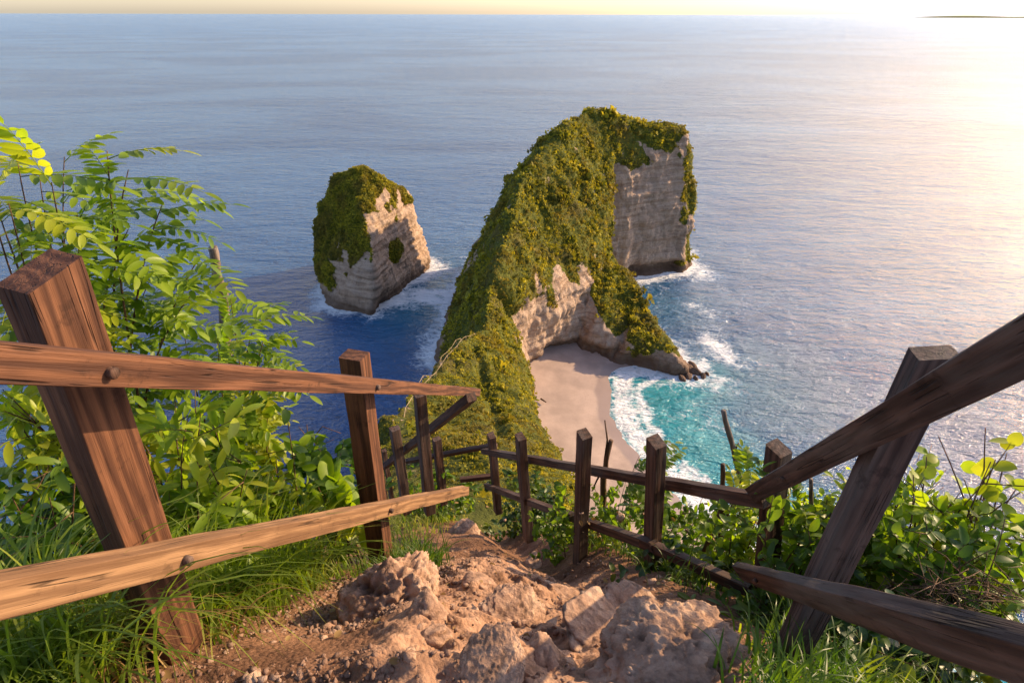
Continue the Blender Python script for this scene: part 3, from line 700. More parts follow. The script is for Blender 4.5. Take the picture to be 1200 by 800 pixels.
pts, szs = [], []
r4 = np.random.default_rng(5)
while len(pts) < 110:
    p = hit(r4.uniform(250, 860), r4.uniform(600, 830)); s_ = 0.012 + 0.03 * r4.uniform() ** 2.5
    if perlin(np.array([[p.x * 3, p.y * 3, 9.0]]))[0] < -0.1: continue
    pts.append(np.array([p.x, p.y, p.z - s_ * .15])); szs.append(s_)
pebbles('stones', pts, szs, None, 'fist sized broken stones half sunk in the dirt track', 'stone')

# ================================================================== WOOD
WM = {}
def plank(name, p0, p1, w, d, mat, parent, facing, seed=0, taper=0.0, wob=0.004, slant=0.0, slant0=0.0):
    """squared timber from p0 to p1; w = width across the facing direction, d = depth along it"""
    p0, p1 = Vector(p0), Vector(p1); ax = (p1 - p0); Lh = ax.length; ax.normalize()
    fz = Vector(facing); fz = (fz - ax * fz.dot(ax)).normalized(); sx_ = fz.cross(ax).normalized()
    n = max(6, int(Lh / 0.035)); c = 0.07
    prof = []
    for (a, b_) in ((-1, -1), (1, -1), (1, 1), (-1, 1)):
        ca, cb_ = c * 0.5, c * 0.5 * w / d
        if (a, b_) == (-1, -1): seg = [(-1, -1 + cb_), (-1 + ca * .4, -1 + cb_ * .4), (-1 + ca, -1)]
        elif (a, b_) == (1, -1): seg = [(1 - ca, -1), (1 - ca * .4, -1 + cb_ * .4), (1, -1 + cb_)]
        elif (a, b_) == (1, 1): seg = [(1, 1 - cb_), (1 - ca * .4, 1 - cb_ * .4), (1 - ca, 1)]
        else: seg = [(-1 + ca, 1), (-1 + ca * .4, 1 - cb_ * .4), (-1, 1 - cb_)]
        prof += seg
    pr = []
    for k in range(12):                                  # a few points along each flat side
        a, b_ = prof[k], prof[(k + 1) % 12]; pr.append(a)
        if k % 3 == 2:
            for t in (0.04, 0.12, 0.35, 0.65, 0.88, 0.96): pr.append((a[0] + (b_[0] - a[0]) * t, a[1] + (b_[1] - a[1]) * t))
    m_ = len(pr); pr = np.array(pr); VV = []
    for i in range(n + 1):
        t = i / n; k = 1 - taper * t
        q = np.c_[pr[:, 0] * w / 2 * k, pr[:, 1] * d / 2 * k, np.full(m_, t * Lh)]
        if i == n: q[:, 2] += pr[:, 0] * slant
        if i == 0: q[:, 2] += pr[:, 0] * slant0
        VV.append(q)
    VV = np.concatenate(VV); nn = fbm(VV * np.array([18, 18, 2.5]) + seed * 5.1, 3); nb_ = fbm(VV * np.array([1.5, 1.5, 1.8]) + seed * 9.3, 2)
    VV[:, 0] += VV[:, 0] / (w / 2) * nn * wob * .6 + nb_ * wob * .7; VV[:, 1] += VV[:, 1] / (d / 2) * nn * wob * .6
    Fq = [(i * m_ + j, i * m_ + (j + 1) % m_, (i + 1) * m_ + (j + 1) % m_, (i + 1) * m_ + j) for i in range(n) for j in range(m_)]
    c0 = len(VV); VV = np.concatenate([VV, [VV[:m_].mean(0), VV[n * m_:].mean(0)], VV[:m_], VV[n * m_:c0]]); e0 = c0 + 2; e1 = e0 + m_
    Ft = [(c0, e0 + (j + 1) % m_, e0 + j) for j in range(m_)] + [(c0 + 1, e1 + j, e1 + (j + 1) % m_) for j in range(m_)]
    me_ = mesh_np(name, VV, [np.array(Fq), np.array(Ft)], M[mat], True)
    o = link(name, me_, parent)
    mw = Matrix((( sx_.x, fz.x, ax.x, p0.x), (sx_.y, fz.y, ax.y, p0.y), (sx_.z, fz.z, ax.z, p0.z), (0, 0, 0, 1)))
    loc0 = parent.location if parent else Vector()
    o.matrix_local = Matrix.Translation(-Vector(loc0)) @ mw
    WM[o.name] = mw
    return o
def tube_np(pts, rads, sides=7, jit=0.0, seed=0):
    pts = [Vector(p) for p in pts]; VV, FF = [], []; up = Vector((0.3, 0.2, 1)).normalized(); r = random.Random(seed)
    for i, p in enumerate(pts):
        t = (pts[min(i + 1, len(pts) - 1)] - pts[max(i - 1, 0)]).normalized(); a = t.cross(up)
        if a.length < 1e-3: a = t.cross(Vector((1, 0, 0)))
        a.normalize(); b_ = t.cross(a)
        for j in range(sides):
            an = 2 * math.pi * j / sides; rr_ = rads[i] * (1 + jit * r.uniform(-1, 1)); VV.append(tuple(p + a * math.cos(an) * rr_ + b_ * math.sin(an) * rr_))
    for i in range(len(pts) - 1):
        for j in range(sides): FF.append((i * sides + j, i * sides + (j + 1) % sides, (i + 1) * sides + (j + 1) % sides, (i + 1) * sides + j))
    n0 = len(VV); VV += [tuple(pts[0]), tuple(pts[-1])]; L0 = (len(pts) - 1) * sides
    T3 = [(n0, (j + 1) % sides, j, j) for j in range(sides)]
    tri = [(n0, (j + 1) % sides, j) for j in range(sides)] + [(n0 + 1, L0 + j, L0 + (j + 1) % sides) for j in range(sides)]
    return np.array(VV), np.array(FF), np.array(tri)
class Acc:
    def __init__(s): s.V, s.Q, s.T, s.n = [], [], [], 0
    def add(s, V, Q=None, T=None):
        s.V.append(np.asarray(V, float))
        if Q is not None and len(Q): s.Q.append(np.asarray(Q) + s.n)
        if T is not None and len(T): s.T.append(np.asarray(T) + s.n)
        s.n += len(V)
    def tube(s, pts, rads, sides=6, jit=0., seed=0): s.add(*tube_np(pts, rads, sides, jit, seed))
    def obj(s, name, mat, parent=None, off=(0, 0, 0), smooth=True):
        F_ = ([np.concatenate(s.Q)] if s.Q else []) + ([np.concatenate(s.T)] if s.T else [])
        return link(name, mesh_np(name, np.concatenate(s.V) - np.asarray(off, float), F_, M[mat], smooth), parent)
def ext(A, B, px):            # the point of the line A-B that shows at picture column px
    A, B = Vector(A), Vector(B); lo, hi = -0.95, 6.0
    # column of a point: u = x / depth
    def col(s):
        p = A.lerp(B, s) - CAM0; return 600 + F * p.x / (p.y * CP - p.z * SP)
    best = min((abs(col(lo + (hi - lo) * i / 4000) - px), lo + (hi - lo) * i / 4000) for i in range(4001)); return A.lerp(B, best[1])
CAM0 = Vector((0, 0, H))
def peg(parent, p, nrm, r=0.014, L=0.03, mat='wood_dark'):
    a = Acc(); p = Vector(p); nrm = Vector(nrm).normalized()
    a.tube([p - nrm * 0.02, p + nrm * (L - .003), p + nrm * L], [r, r, r * .8], 10)
    o = a.obj('peg', mat)
    o.parent = parent; o.matrix_parent_inverse = Matrix.Identity(4)
    o.matrix_local = WM[parent.name].inverted()
    return o

# left fence : near post, second post, upper and lower rail
fl = link('wooden_fence', None, None, (-0.9, 1.1, H - 1.65))
tag(fl, 'sunlit reddish brown timber fence with two rails on the left of the track', 'fence')
nL = Vector((0.96, -0.28, 0)).normalized()
plank('post', at(211, 765, 1.045), at(46, 318, 1.0), 0.118, 0.078, 'wood_red', fl, -nL, 1, 0, .004, 0.014)
P2p = plank('post', at(447, 655, 2.2), at(415, 416, 2.2), 0.085, 0.105, 'wood_red', fl, -nL, 2, 0)
tA, tB = at(117, 433, 0.925), at(436, 452, 2.06)
bA, bB = at(206, 652, 0.965), at(451, 596, 2.03)
rt = plank('rail', ext(tA, tB, -160), ext(tA, tB, 560), 0.066, 0.045, 'wood_red', fl, -nL, 3, 0.05)
rb = plank('rail', ext(bA, bB, -160), ext(bA, bB, 546), 0.068, 0.054, 'wood_pale', fl, -nL, 4, 0.0, .004, 0.03)
for r_, p_ in ((rt, tA), (rt, tB), (rb, bA), (rb, bB)): peg(r_, p_ + nL * (.0225 if r_ is rt else .03) - Vector((0, 0, .004)), nL, .012, .014)

# middle fence on the right side of the track
fm = link('wooden_fence', None, None, (0.5, 3.0, H - 3.6))
tag(fm, 'shaded dark timber fence of five posts going down the right side of the track', 'fence')
fdir = (at(895, 585, 2.05) - at(580, 530, 5.0)); fdir.z = 0; nM = Vector((-fdir.y, fdir.x, 0)).normalized()
if nM.x > 0: nM = -nM
for (a, b_, c, d_, Yv, s, w_) in [(576, 510, 584, 600, 4.9, 5, .085), (610, 511, 620, 632, 3.95, 6, .085), (685, 508, 680, 668, 2.95, 7, .082), (770, 517, 762, 722, 2.42, 8, .085), (913, 524, 893, 720, 2.02, 9, .09)]:
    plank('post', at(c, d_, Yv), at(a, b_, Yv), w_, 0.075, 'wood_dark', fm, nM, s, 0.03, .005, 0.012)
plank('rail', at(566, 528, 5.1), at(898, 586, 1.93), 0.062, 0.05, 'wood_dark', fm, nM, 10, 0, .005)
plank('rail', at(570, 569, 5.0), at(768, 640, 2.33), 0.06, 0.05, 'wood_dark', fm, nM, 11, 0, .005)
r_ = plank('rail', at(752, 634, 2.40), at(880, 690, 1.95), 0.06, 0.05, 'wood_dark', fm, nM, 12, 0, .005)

# right near fence
fr = link('wooden_fence', None, None, (0.9, 1.05, H - 1.8))
tag(fr, 'dark near timber fence at the right edge with a leaning post and two broad rails', 'fence')
nR = Vector((-0.80, -0.60, 0)).normalized()
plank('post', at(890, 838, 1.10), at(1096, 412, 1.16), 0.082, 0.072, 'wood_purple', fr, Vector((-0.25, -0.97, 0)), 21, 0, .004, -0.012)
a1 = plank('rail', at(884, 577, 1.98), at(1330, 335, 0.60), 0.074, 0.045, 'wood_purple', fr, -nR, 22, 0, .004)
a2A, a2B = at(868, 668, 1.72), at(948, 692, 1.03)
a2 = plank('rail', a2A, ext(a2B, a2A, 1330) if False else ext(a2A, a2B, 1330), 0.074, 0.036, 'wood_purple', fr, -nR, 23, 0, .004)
for r_, p_ in ((a1, WM[a1.name] @ Vector((0, 0, .62))), (a2, WM[a2.name] @ Vector((0, 0, .42)))): peg(r_, p_ + nR * .025, nR, .009, .014)

# small fence beyond the second post where the track turns left
fb = link('wooden_fence', None, None, (-0.9, 4.4, H - 4.8))
tag(fb, 'rough dark fence behind the left rails with one steep diagonal rail', 'fence')
nB = Vector((0.5, -0.86, 0))
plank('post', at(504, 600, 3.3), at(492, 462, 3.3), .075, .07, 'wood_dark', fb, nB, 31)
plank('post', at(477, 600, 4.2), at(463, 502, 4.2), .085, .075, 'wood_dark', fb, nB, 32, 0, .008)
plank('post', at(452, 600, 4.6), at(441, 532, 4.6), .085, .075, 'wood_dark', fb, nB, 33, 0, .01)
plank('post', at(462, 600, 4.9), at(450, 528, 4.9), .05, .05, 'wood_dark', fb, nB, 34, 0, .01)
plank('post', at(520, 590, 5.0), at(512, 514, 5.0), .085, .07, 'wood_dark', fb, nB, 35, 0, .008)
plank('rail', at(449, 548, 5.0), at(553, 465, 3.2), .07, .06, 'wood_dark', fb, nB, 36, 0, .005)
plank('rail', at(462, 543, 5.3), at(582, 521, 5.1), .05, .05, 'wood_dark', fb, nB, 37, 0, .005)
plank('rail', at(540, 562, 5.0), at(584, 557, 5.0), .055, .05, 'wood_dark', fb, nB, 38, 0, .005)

# thin fence following the crest path far below
fp = link('path_fence', None, None, tuple(crest[0]))
tag(fp, 'thin pale pole handrail following the ridge path down toward the headland', 'fence')
def land_h(x, y, zmax=1e9):
    d_ = (V2[:, 0] - x) ** 2 + (V2[:, 1] - y) ** 2; k = np.argpartition(d_, 12)[:12]; return V2[k][:, 2].max()
cp = []
path_line = [at(432, 512, 58), at(455, 487, 75), at(480, 458, 95), at(503, 433, 115), at(524, 419, 130), at(540, 408, 145), at(556, 398, 158)]
for a, b_ in zip(path_line[:-1], path_line[1:]):
    for t in (0, .33, .66): q = a.lerp(b_, t); cp.append(q)
for side in (0, 1):
    prev = None
    for k, q in enumerate(cp):
        x0, y0 = q.x + side * 1.6, q.y; z0 = np.mean([land_h(x0, y0 + e) for e in (-4, -2, 0, 2, 4)]) - .2
        a = Acc(); a.tube([(x0, y0, z0 - .6), (x0, y0, z0 + 1.3)], [.07, .06], 6); a.obj('post', 'bamboo', fp, fp.location)
        if prev:
            a = Acc(); a.tube([prev, (x0, y0, z0 + 1.2)], [.06, .06], 6); a.obj('rail', 'bamboo', fp, fp.location)
        prev = (x0, y0, z0 + 1.2)

# ================================================================== PLANTS
def leaf_mesh(name, Lh, W, mat, fold=0.25, droop=0.25, tip=0.5, n=5):
    VV = []; 
    for i in range(n + 1):
        t = i / n; w = W * (math.sin(math.pi * min(1, t * (1 - 0.12) + 0.03) ** (0.8 if tip > .4 else 1.1))) ** 0.75 if 0 < i < n else 0.0
        zc = -droop * Lh * t * t
        if i in (0, n): VV.append((0, t * Lh, zc))
        else: VV += [(-w / 2, t * Lh, zc + fold * w / 2), (0, t * Lh, zc), (w / 2, t * Lh, zc + fold * w / 2)]
    T3, Q4 = [], []
    T3 += [(0, 2, 1), (0, 3, 2)]
    for i in range(n - 2):
        a = 1 + i * 3; Q4 += [(a, a + 1, a + 4, a + 3), (a + 1, a + 2, a + 5, a + 4)]
    a = 1 + (n - 2) * 3; e = len(VV) - 1; T3 += [(a, a + 1, e), (a + 1, a + 2, e)]
    me_ = mesh_np(name, VV, [np.array(Q4), np.array(T3)], M[mat], True)
    me_['q'] = 0
    return me_, np.array(VV), np.array(Q4), np.array(T3)
LEAF = {}
def get_leaf(kind, mat):
    k = (kind, mat)
    if k not in LEAF:
        if kind == 'leaflet': LEAF[k] = leaf_mesh('leaflet', 1, 0.36, mat, .25, .12, .5, 5)
        elif kind == 'ovate': LEAF[k] = leaf_mesh('leaf', 1, 0.56, mat, .3, .25, .5, 6)
        elif kind == 'lance': LEAF[k] = leaf_mesh('leaf', 1, 0.30, mat, .3, .35, .3, 6)
        elif kind == 'round': LEAF[k] = leaf_mesh('leaf', 1, 0.85, mat, .2, .2, .5, 6)
    return LEAF[k]
def frame(d, up):
    d = Vector(d).normalized(); up = Vector(up); s = d.cross(up)
    if s.length < 1e-3: s = d.cross(Vector((1, 0, 0)))
    s.normalize(); u = s.cross(d); return Matrix((( s.x, d.x, u.x, 0), (s.y, d.y, u.y, 0), (s.z, d.z, u.z, 0), (0, 0, 0, 1)))
def leaf_mat(p, d, up, s): return Matrix.Translation(Vector(p)) @ frame(d, up) @ Matrix.Scale(s, 4)
CAM = Vector((0, 0, H))
def place_leaves(parent, mats, kind, mat, max_ind, pname='leaf', off=None):
    """the leaves that show largest become parts, the rest one mesh"""
    me_, LV, LQ, LT = get_leaf(kind, mat)
    off = Vector(parent.location) if off is None else off
    order = sorted(mats, key=lambda m_: -m_.to_scale().x / (m_.translation - CAM).length)
    inv = Matrix.Translation(-off)
    for m_ in order[:max_ind]:
        o = bpy.data.objects.new(pname, me_); COL.objects.link(o); o.parent = parent; o.matrix_local = inv @ m_
    rest = order[max_ind:]
    if rest:
        A = np.array([np.array(m_) for m_ in rest]); Vw = np.einsum('nij,kj->nki', A[:, :3, :3], LV) + A[:, None, :3, 3] - np.array(off)
        nk = len(LV); ofs = (np.arange(len(rest)) * nk)[:, None, None]
        o = link('foliage', mesh_np('foliage', Vw.reshape(-1, 3), [(LQ[None] + ofs).reshape(-1, 4), (LT[None] + ofs).reshape(-1, 3)], M[mat], True), parent)
        tag(o, kind='stuff')
def bez(p0, p1, p2, n):
    return [(1 - t) ** 2 * Vector(p0) + 2 * t * (1 - t) * Vector(p1) + t * t * Vector(p2) for t in [i / n for i in range(n + 1)]]
def rv(r, s=1.0): return Vector((r.gauss(0, s), r.gauss(0, s), r.gauss(0, s)))

# --- the pinnate-leaved shrub at the left --------------------------------
def frond(parent, base, d, L, mat, r, sub, nl=7, lw=0.30, name='frond'):
    """rachis with pairs of leaflets; sub=True makes each leaflet a sub-part"""
    d = Vector(d).normalized(); side = d.cross(Vector((0, 0, 1))).normalized()
    end = Vector(base) + d * L + Vector((0, 0, -L * r.uniform(.12, .35))); mid = Vector(base) + d * L * .55 + Vector((0, 0, L * .06))
    pts = bez(base, mid, end, 8)
    a = Acc(); a.tube(pts, [0.0016 - 0.0001 * i for i in range(9)], 4)
    ms = []
    for i in range(nl):
        t = 0.14 + 0.8 * i / nl; k = t * 8; j = min(7, int(k)); p = pts[j].lerp(pts[j + 1], k - j); tg = (pts[j + 1] - pts[j]).normalized(); s_ = tg.cross(Vector((0, 0, 1))).normalized(); up = s_.cross(tg)
        ll = L * lw * (1 - 0.35 * abs(t - .45)) * r.uniform(.85, 1.12)
        for q in (-1, 1):
            dd = tg * r.uniform(.35, .6) + s_ * q + rv(r, .10) - up * r.uniform(0, .25)
            ms.append(leaf_mat(p, dd, up + rv(r, .25), ll))
    ms.append(leaf_mat(pts[-1], (pts[-1] - pts[-2]), Vector((0, 0, 1)), L * lw * .95))
    me_, LV, LQ, LT = get_leaf('leaflet', mat)
    off = Vector(parent.location)
    if sub:
        o = a.obj(name, 'stem', parent, off)
        for m_ in ms:
            c = bpy.data.objects.new('leaflet', me_); COL.objects.link(c); c.parent = o; c.matrix_local = Matrix.Translation(-off) @ m_
    else:
        for m_ in ms:
            Mx = np.array(m_); a2_ = LV @ Mx[:3, :3].T + Mx[:3, 3]
            a.add(a2_, LQ, LT)
        o = a.obj(name, mat, parent, off)
    return o
def pinnate_shrub(label, base, tips, seed, mat='leaf', L=(.13, .2), nsub=22, per=9, name='pinnate_shrub', nl=7, group=None):
    r = random.Random(seed); root = link(name, None, None, tuple(base)); tag(root, label, 'shrub', group)
    cnt = 0
    for (tp, w0, n_f) in tips:
        base_ = Vector(base) + Vector((r.gauss(0, .06), r.gauss(0, .06), 0)); tp = Vector(tp)
        md = base_.lerp(tp, .55) + Vector((0, 0, (tp - base_).length * .22)) + rv(r, .04)
        pts = bez(base_, md, tp, 14); a = Acc(); a.tube(pts, [w0 * (1 - .8 * i / 14) for i in range(15)], 6, .1, seed); a.obj('stem', 'twig', root, root.location)
        n_f = int(n_f * 1.12)
        for i in range(n_f):
            t = 0.42 + .58 * (i + r.uniform(0, .8)) / n_f; t = min(t, 1); k = t * 14; j = min(13, int(k)); p = pts[j].lerp(pts[j + 1], k - j); tg = (pts[j + 1] - pts[j]).normalized()
            an = r.uniform(0, 6.28); s1 = tg.cross(Vector((0, 0, 1))).normalized(); s2 = tg.cross(s1)
            d = tg * r.uniform(.1, .5) + (s1 * math.cos(an) + s2 * math.sin(an)) * .75 + Vector((.6, -.1, -.05)); d.z = min(d.z, .28)
            frond(root, p, d, r.uniform(*L), mat, r, cnt < nsub, nl); cnt += 1
    return root
def T_(a, b_, Y, w=.006, n=9): return (at(a, b_, Y), w, n)
pinnate_shrub('bright yellow-green feather-leaved shrub leaning over the sea behind the near left post', (-2.0, 2.0, H - 2.7),
    [T_(20, 190, 1.7, .007, 9), T_(45, 200, 1.9, .007, 10), T_(-10, 225, 1.8, .007, 10), T_(5, 270, 1.7, .007, 8), T_(75, 185, 2.0, .007, 10), T_(125, 178, 1.75, .008, 12), T_(150, 200, 1.9, .008, 11), T_(190, 240, 1.9, .008, 12), T_(235, 300, 2.0, .008, 12), T_(60, 215, 1.6, .007, 11),
     T_(90, 250, 1.7, .007, 11), T_(150, 270, 1.85, .007, 10), T_(10, 240, 1.5, .007, 9), T_(-20, 200, 1.5, .007, 8), T_(225, 345, 1.9, .007, 11), T_(180, 320, 2.0, .006, 9)], 3, 'leaf', (.16, .27), 20)
pinnate_shrub('feather-leaved shrub below the grey dead stem, tips hanging toward the sea', (-1.65, 2.5, H - 3.2),
    [T_(300, 375, 2.3, .008, 11), T_(310, 395, 2.2, .007, 11), T_(270, 350, 2.35, .007, 10), T_(255, 400, 2.1, .007, 11), T_(215, 385, 2.2, .006, 9), T_(320, 420, 2.4, .006, 9), T_(240, 420, 2.3, .006, 9)], 5, 'leaf', (.17, .27), 18)
pinnate_shrub('small feather-leaved sprig rising over the middle fence', (0.85, 3.6, H - 4.4),
    [T_(752, 530, 3.1, .005, 7), T_(775, 545, 3.2, .005, 6), T_(735, 560, 3.3, .005, 5)], 6, 'leaf_mid', (.20, .30), 12, nl=8)
pinnate_shrub('yellow fern-like sprig beside the fifth dark post', (1.5, 2.9, H - 3.7),
    [T_(880, 545, 2.6, .005, 7), T_(905, 560, 2.5, .005, 7), T_(860, 560, 2.7, .005, 6)], 8, 'leaf', (.16, .24), 10, nl=9)

# --- broad-leaved shrubs --------------------------------------------------
def shrub(label, base, tips, seed, kind='ovate', mat='leaf_mid', leaf=(.05, .09), per=26, ind=120, twigs=4, spread=.22, name='broadleaf_shrub', stem='twig', group='leafy shrubs along the fences', fill=1.5, w0=.006):
    r = random.Random(seed); root = link(name, None, None, tuple(base)); tag(root, label, 'shrub', group); ms = []
    off = root.location
    for tp in tips:
        tp = Vector(tp); b0 = Vector(base) + Vector((r.gauss(0, .10), r.gauss(0, .10), 0)); md = b0.lerp(tp, .5) + Vector((0, 0, (tp - b0).length * .15)) + rv(r, .06)
        pts = bez(b0, md, tp, 10); a = Acc(); a.tube(pts, [w0 * (1 - .75 * i / 10) for i in range(11)], 5, .1, seed); 
        for k in range(twigs):
            t = r.uniform(.4, 1.0); j = int(t * 9.99); p = pts[j]; d = rv(r, 1); d.z = abs(d.z) * .7 + .1; d.normalize(); e = p + d * spread * r.uniform(.6, 1.3); m2 = p.lerp(e, .5) + rv(r, .02)
            tw = bez(p, m2, e, 5); a.tube(tw, [w0 * .45 * (1 - .7 * i / 5) for i in range(6)], 4)
            for q in range(int(per / twigs * fill)):
                tt = r.uniform(.15, 1); jj = min(4, int(tt * 5)); pp = tw[jj].lerp(tw[jj + 1], tt * 5 - jj); dd = (tw[-1] - tw[0]).normalized() * .5 + rv(r, .7); dd.z -= .05
                ms.append(leaf_mat(pp, dd, Vector((0, 0, 1)) + rv(r, .45), r.uniform(*leaf)))
        for q in range(int(per * .5 * fill)):
            tt = r.uniform(.3, 1); jj = min(9, int(tt * 10)); pp = pts[jj].lerp(pts[jj + 1], tt * 10 - jj); dd = rv(r, .8) + (pts[-1] - pts[0]).normalized() * .3
            ms.append(leaf_mat(pp, dd, Vector((0, 0, 1)) + rv(r, .45), r.uniform(*leaf)))
        a.obj('stem', stem, root, off)
    place_leaves(root, ms, kind, mat, ind)
    return root
def grid_tips(x0, x1, y0, y1, Y, n, seed, dY=.25):
    r = random.Random(seed); return [at(r.uniform(x0, x1), r.uniform(y0, y1), Y + r.uniform(-dY, dY)) for _ in range(n)]
S = shrub
S('dense bright leafy shrub between the upper left rail and the second post', (-1.35, 2.4, H - 3.0), grid_tips(195, 350, 475, 570, 2.35, 18, 1), 11, 'ovate', 'leaf', (.05, .085), 24, 200)
S('leafy shrub just right of the near left post, partly behind the upper rail', (-1.3, 1.9, H - 2.6), grid_tips(165, 290, 450, 600, 1.85, 18, 2), 12, 'lance', 'leaf', (.07, .12), 26, 150)
S('deep green undergrowth shrub at the left frame edge behind the near post', (-1.7, 1.5, H - 2.2), grid_tips(-20, 110, 490, 640, 1.55, 14, 3), 13, 'lance', 'leaf_mid', (.06, .11), 20, 120)
S('shrub with drooping leaf tips beside the dry twigs near the second post', (-1.1, 2.8, H - 3.4), grid_tips(330, 400, 525, 600, 2.7, 10, 4, .15), 14, 'ovate', 'leaf_mid', (.06, .10), 24, 110)
S('pale plant with big upright leaves close to the second post', (-0.95, 2.45, H - 2.95), grid_tips(372, 425, 555, 590, 2.35, 5, 5, .08), 15, 'ovate', 'leaf', (.12, .17), 9, 60, 2, .06)
S('sunlit tangle of narrow leaves at the left frame edge under the upper rail', (-1.75, 1.75, H - 2.3), grid_tips(-30, 150, 445, 560, 1.7, 16, 33, .12), 28, 'lance', 'leaf', (.06, .11), 20, 120)
S('small-leaved dark shrub behind the first two posts of the middle fence', (0.1, 4.9, H - 5.9), grid_tips(565, 680, 555, 640, 4.7, 20, 6, .3), 16, 'ovate', 'leaf_dark', (.05, .085), 30, 60)
S('small-leaved shrub glowing between the third and fourth posts', (0.75, 3.5, H - 4.6), grid_tips(630, 780, 560, 660, 3.3, 24, 7, .3), 17, 'ovate', 'leaf_mid', (.04, .07), 32, 120)
S('tall mixed shrub behind the fourth post of the middle fence', (1.15, 3.0, H - 4.2), grid_tips(740, 860, 570, 690, 2.85, 24, 8, .25), 18, 'ovate', 'leaf_mid', (.04, .07), 32, 150)
S('shrub with small yellow-green leaves over the crossing of the right rails', (1.5, 2.5, H - 3.9), grid_tips(840, 960, 575, 690, 2.4, 24, 9, .25), 19, 'ovate', 'leaf', (.04, .07), 32, 200)
S('leafy thicket between the fifth post and the leaning right post', (1.5, 2.0, H - 3.2), grid_tips(900, 1070, 575, 700, 1.95, 32, 10, .25), 20, 'ovate', 'leaf_mid', (.045, .075), 32, 220)
S('open round-leaved bush with bare dark branches at the far right', (2.1, 2.0, H - 3.4), grid_tips(1040, 1200, 525, 650, 2.0, 22, 11, .2), 21, 'round', 'leaf', (.055, .085), 14, 160, 4, .22, w0=.008)
S('lower leafy bush under the far right bush above the broad lower rail', (2.0, 1.7, H - 3.0), grid_tips(1060, 1230, 600, 710, 1.75, 26, 12, .2), 22, 'ovate', 'leaf_mid', (.05, .08), 24, 200)
S('weedy shrub inside the turn of the track behind the rear left fence', (-0.9, 5.3, H - 6.2), grid_tips(455, 565, 545, 600, 5.2, 20, 13, .3), 23, 'ovate', 'leaf_mid', (.05, .09), 26, 60)
S('bright ground shrub at the lower frame edge left of the leaning right post', (1.0, 1.6, H - 2.75), grid_tips(830, 930, 690, 760, 1.75, 12, 14, .15), 24, 'lance', 'leaf_dark', (.05, .09), 24, 120)
S('sunlit narrow-leaved shrub standing behind the upper right rail', (1.8, 2.2, H - 3.6), grid_tips(985, 1110, 540, 640, 2.15, 22, 26, .2), 26, 'lance', 'leaf', (.05, .085), 24, 150)
S('dark fern-green undershrub below the lower middle rail near the fourth post', (0.95, 2.3, H - 3.3), grid_tips(745, 860, 650, 730, 2.3, 22, 27, .15), 27, 'ovate', 'leaf_dark', (.04, .07), 26, 120)
S('low dark shrub in the gap beneath the lower rail of the right fence', (1.35, 1.35, H - 2.6), grid_tips(1000, 1190, 725, 820, 1.4, 18, 15, .15), 25, 'ovate', 'leaf_dark', (.05, .08), 22, 120)

# --- grass ----------------------------------------------------------------
def grass(name, label, spots, seed, mat='grass', L=(.25, .5), W=(.004, .009), segs=6, lean=(0, 0, 0), droop=.9):
    """spots: list of (x, y, n, spread)"""
    r = np.random.default_rng(seed); VV, QQ = [], []; n0 = 0
    for (x, y, n, sp) in spots:
        for k in range(n):
            bx_, by_ = x + r.normal(0, sp), y + r.normal(0, sp); bz = gh(bx_, by_) - .01
            l = r.uniform(*L); w = r.uniform(*W); an = r.uniform(0, 6.28); o_ = np.array([math.cos(an), math.sin(an), 0.]) * r.uniform(.2, .8) + np.array(lean); o_[2] = 0
            sd = np.array([-o_[1], o_[0], 0]); sd /= np.linalg.norm(sd) + 1e-6; c = r.uniform(.4, 1) * droop; tw = r.uniform(-.5, .5)
            t = np.linspace(0, 1, segs + 1)[:, None]
            ctr = np.array([bx_, by_, bz]) + o_ * l * (t * .35 + .65 * t * t * c) + np.array([0, 0, 1.]) * l * (t - .62 * c * t * t * t)
            wd = w * (1 - t ** 2.2) + .0004; s2 = sd + np.array([0, 0, tw])
            q = np.concatenate([ctr - s2 * wd / 2, ctr + s2 * wd / 2]); VV.append(q)
            i = np.arange(segs); QQ.append(np.stack([i, i + 1, i + segs + 2, i + segs + 1], 1) + n0); n0 += len(q)
    o = link(name, mesh_np(name, np.concatenate(VV), np.concatenate(QQ), M[mat], True)); tag(o, label, 'grass', kind='stuff'); return o
r3 = random.Random(77)
sp = [(r3.uniform(-2.3, -1.05), r3.uniform(.7, 2.5), 30, .08) for _ in range(150)] + [(r3.uniform(-1.25, -.95), r3.uniform(1.15, 2.0), 20, .05) for _ in range(22)]
grass('long_grass', 'long arching green grass around the near left post', sp, 31, 'grass', (.3, .85), (.004, .012), 8, (.25, -.1, 0))
sp = [(r3.uniform(-1.9, -1.0), r3.uniform(.75, 1.6), 14, .06) for _ in range(26)]
grass('dry_grass', 'straw coloured dead grass at the foot of the left bank', sp, 32, 'dry', (.2, .45), (.003, .006), 6, (.3, -.1, 0), 1.2)
tb = hit(487, 672)
sp = [(tb.x + r3.gauss(0, .07), tb.y + r3.gauss(0, .09), 34, .035) for _ in range(20)]
grass('grass_tuft', 'bright grass tuft between the second left post and the track', sp, 33, 'grass', (.16, .32), (.004, .008), 6)
sp = [(r3.uniform(-.95, -.72), r3.uniform(1.9, 3.0), 18, .05) for _ in range(16)]
grass('bank_grass', 'short grass on the bank under the lower left rail', sp, 34, 'grass', (.12, .28), (.003, .007), 6)
sp = []
for _ in range(230):
    p = hit(r3.uniform(885, 1230), r3.uniform(690, 900)); sp.append((p.x + .03, p.y, 16, .06))
grass('right_bank_grass', 'shaded grass on the bank behind the right fence', sp, 35, 'leaf_mid', (.12, .32), (.004, .009), 6, (.1, .1, 0), 1.2)
sp = []
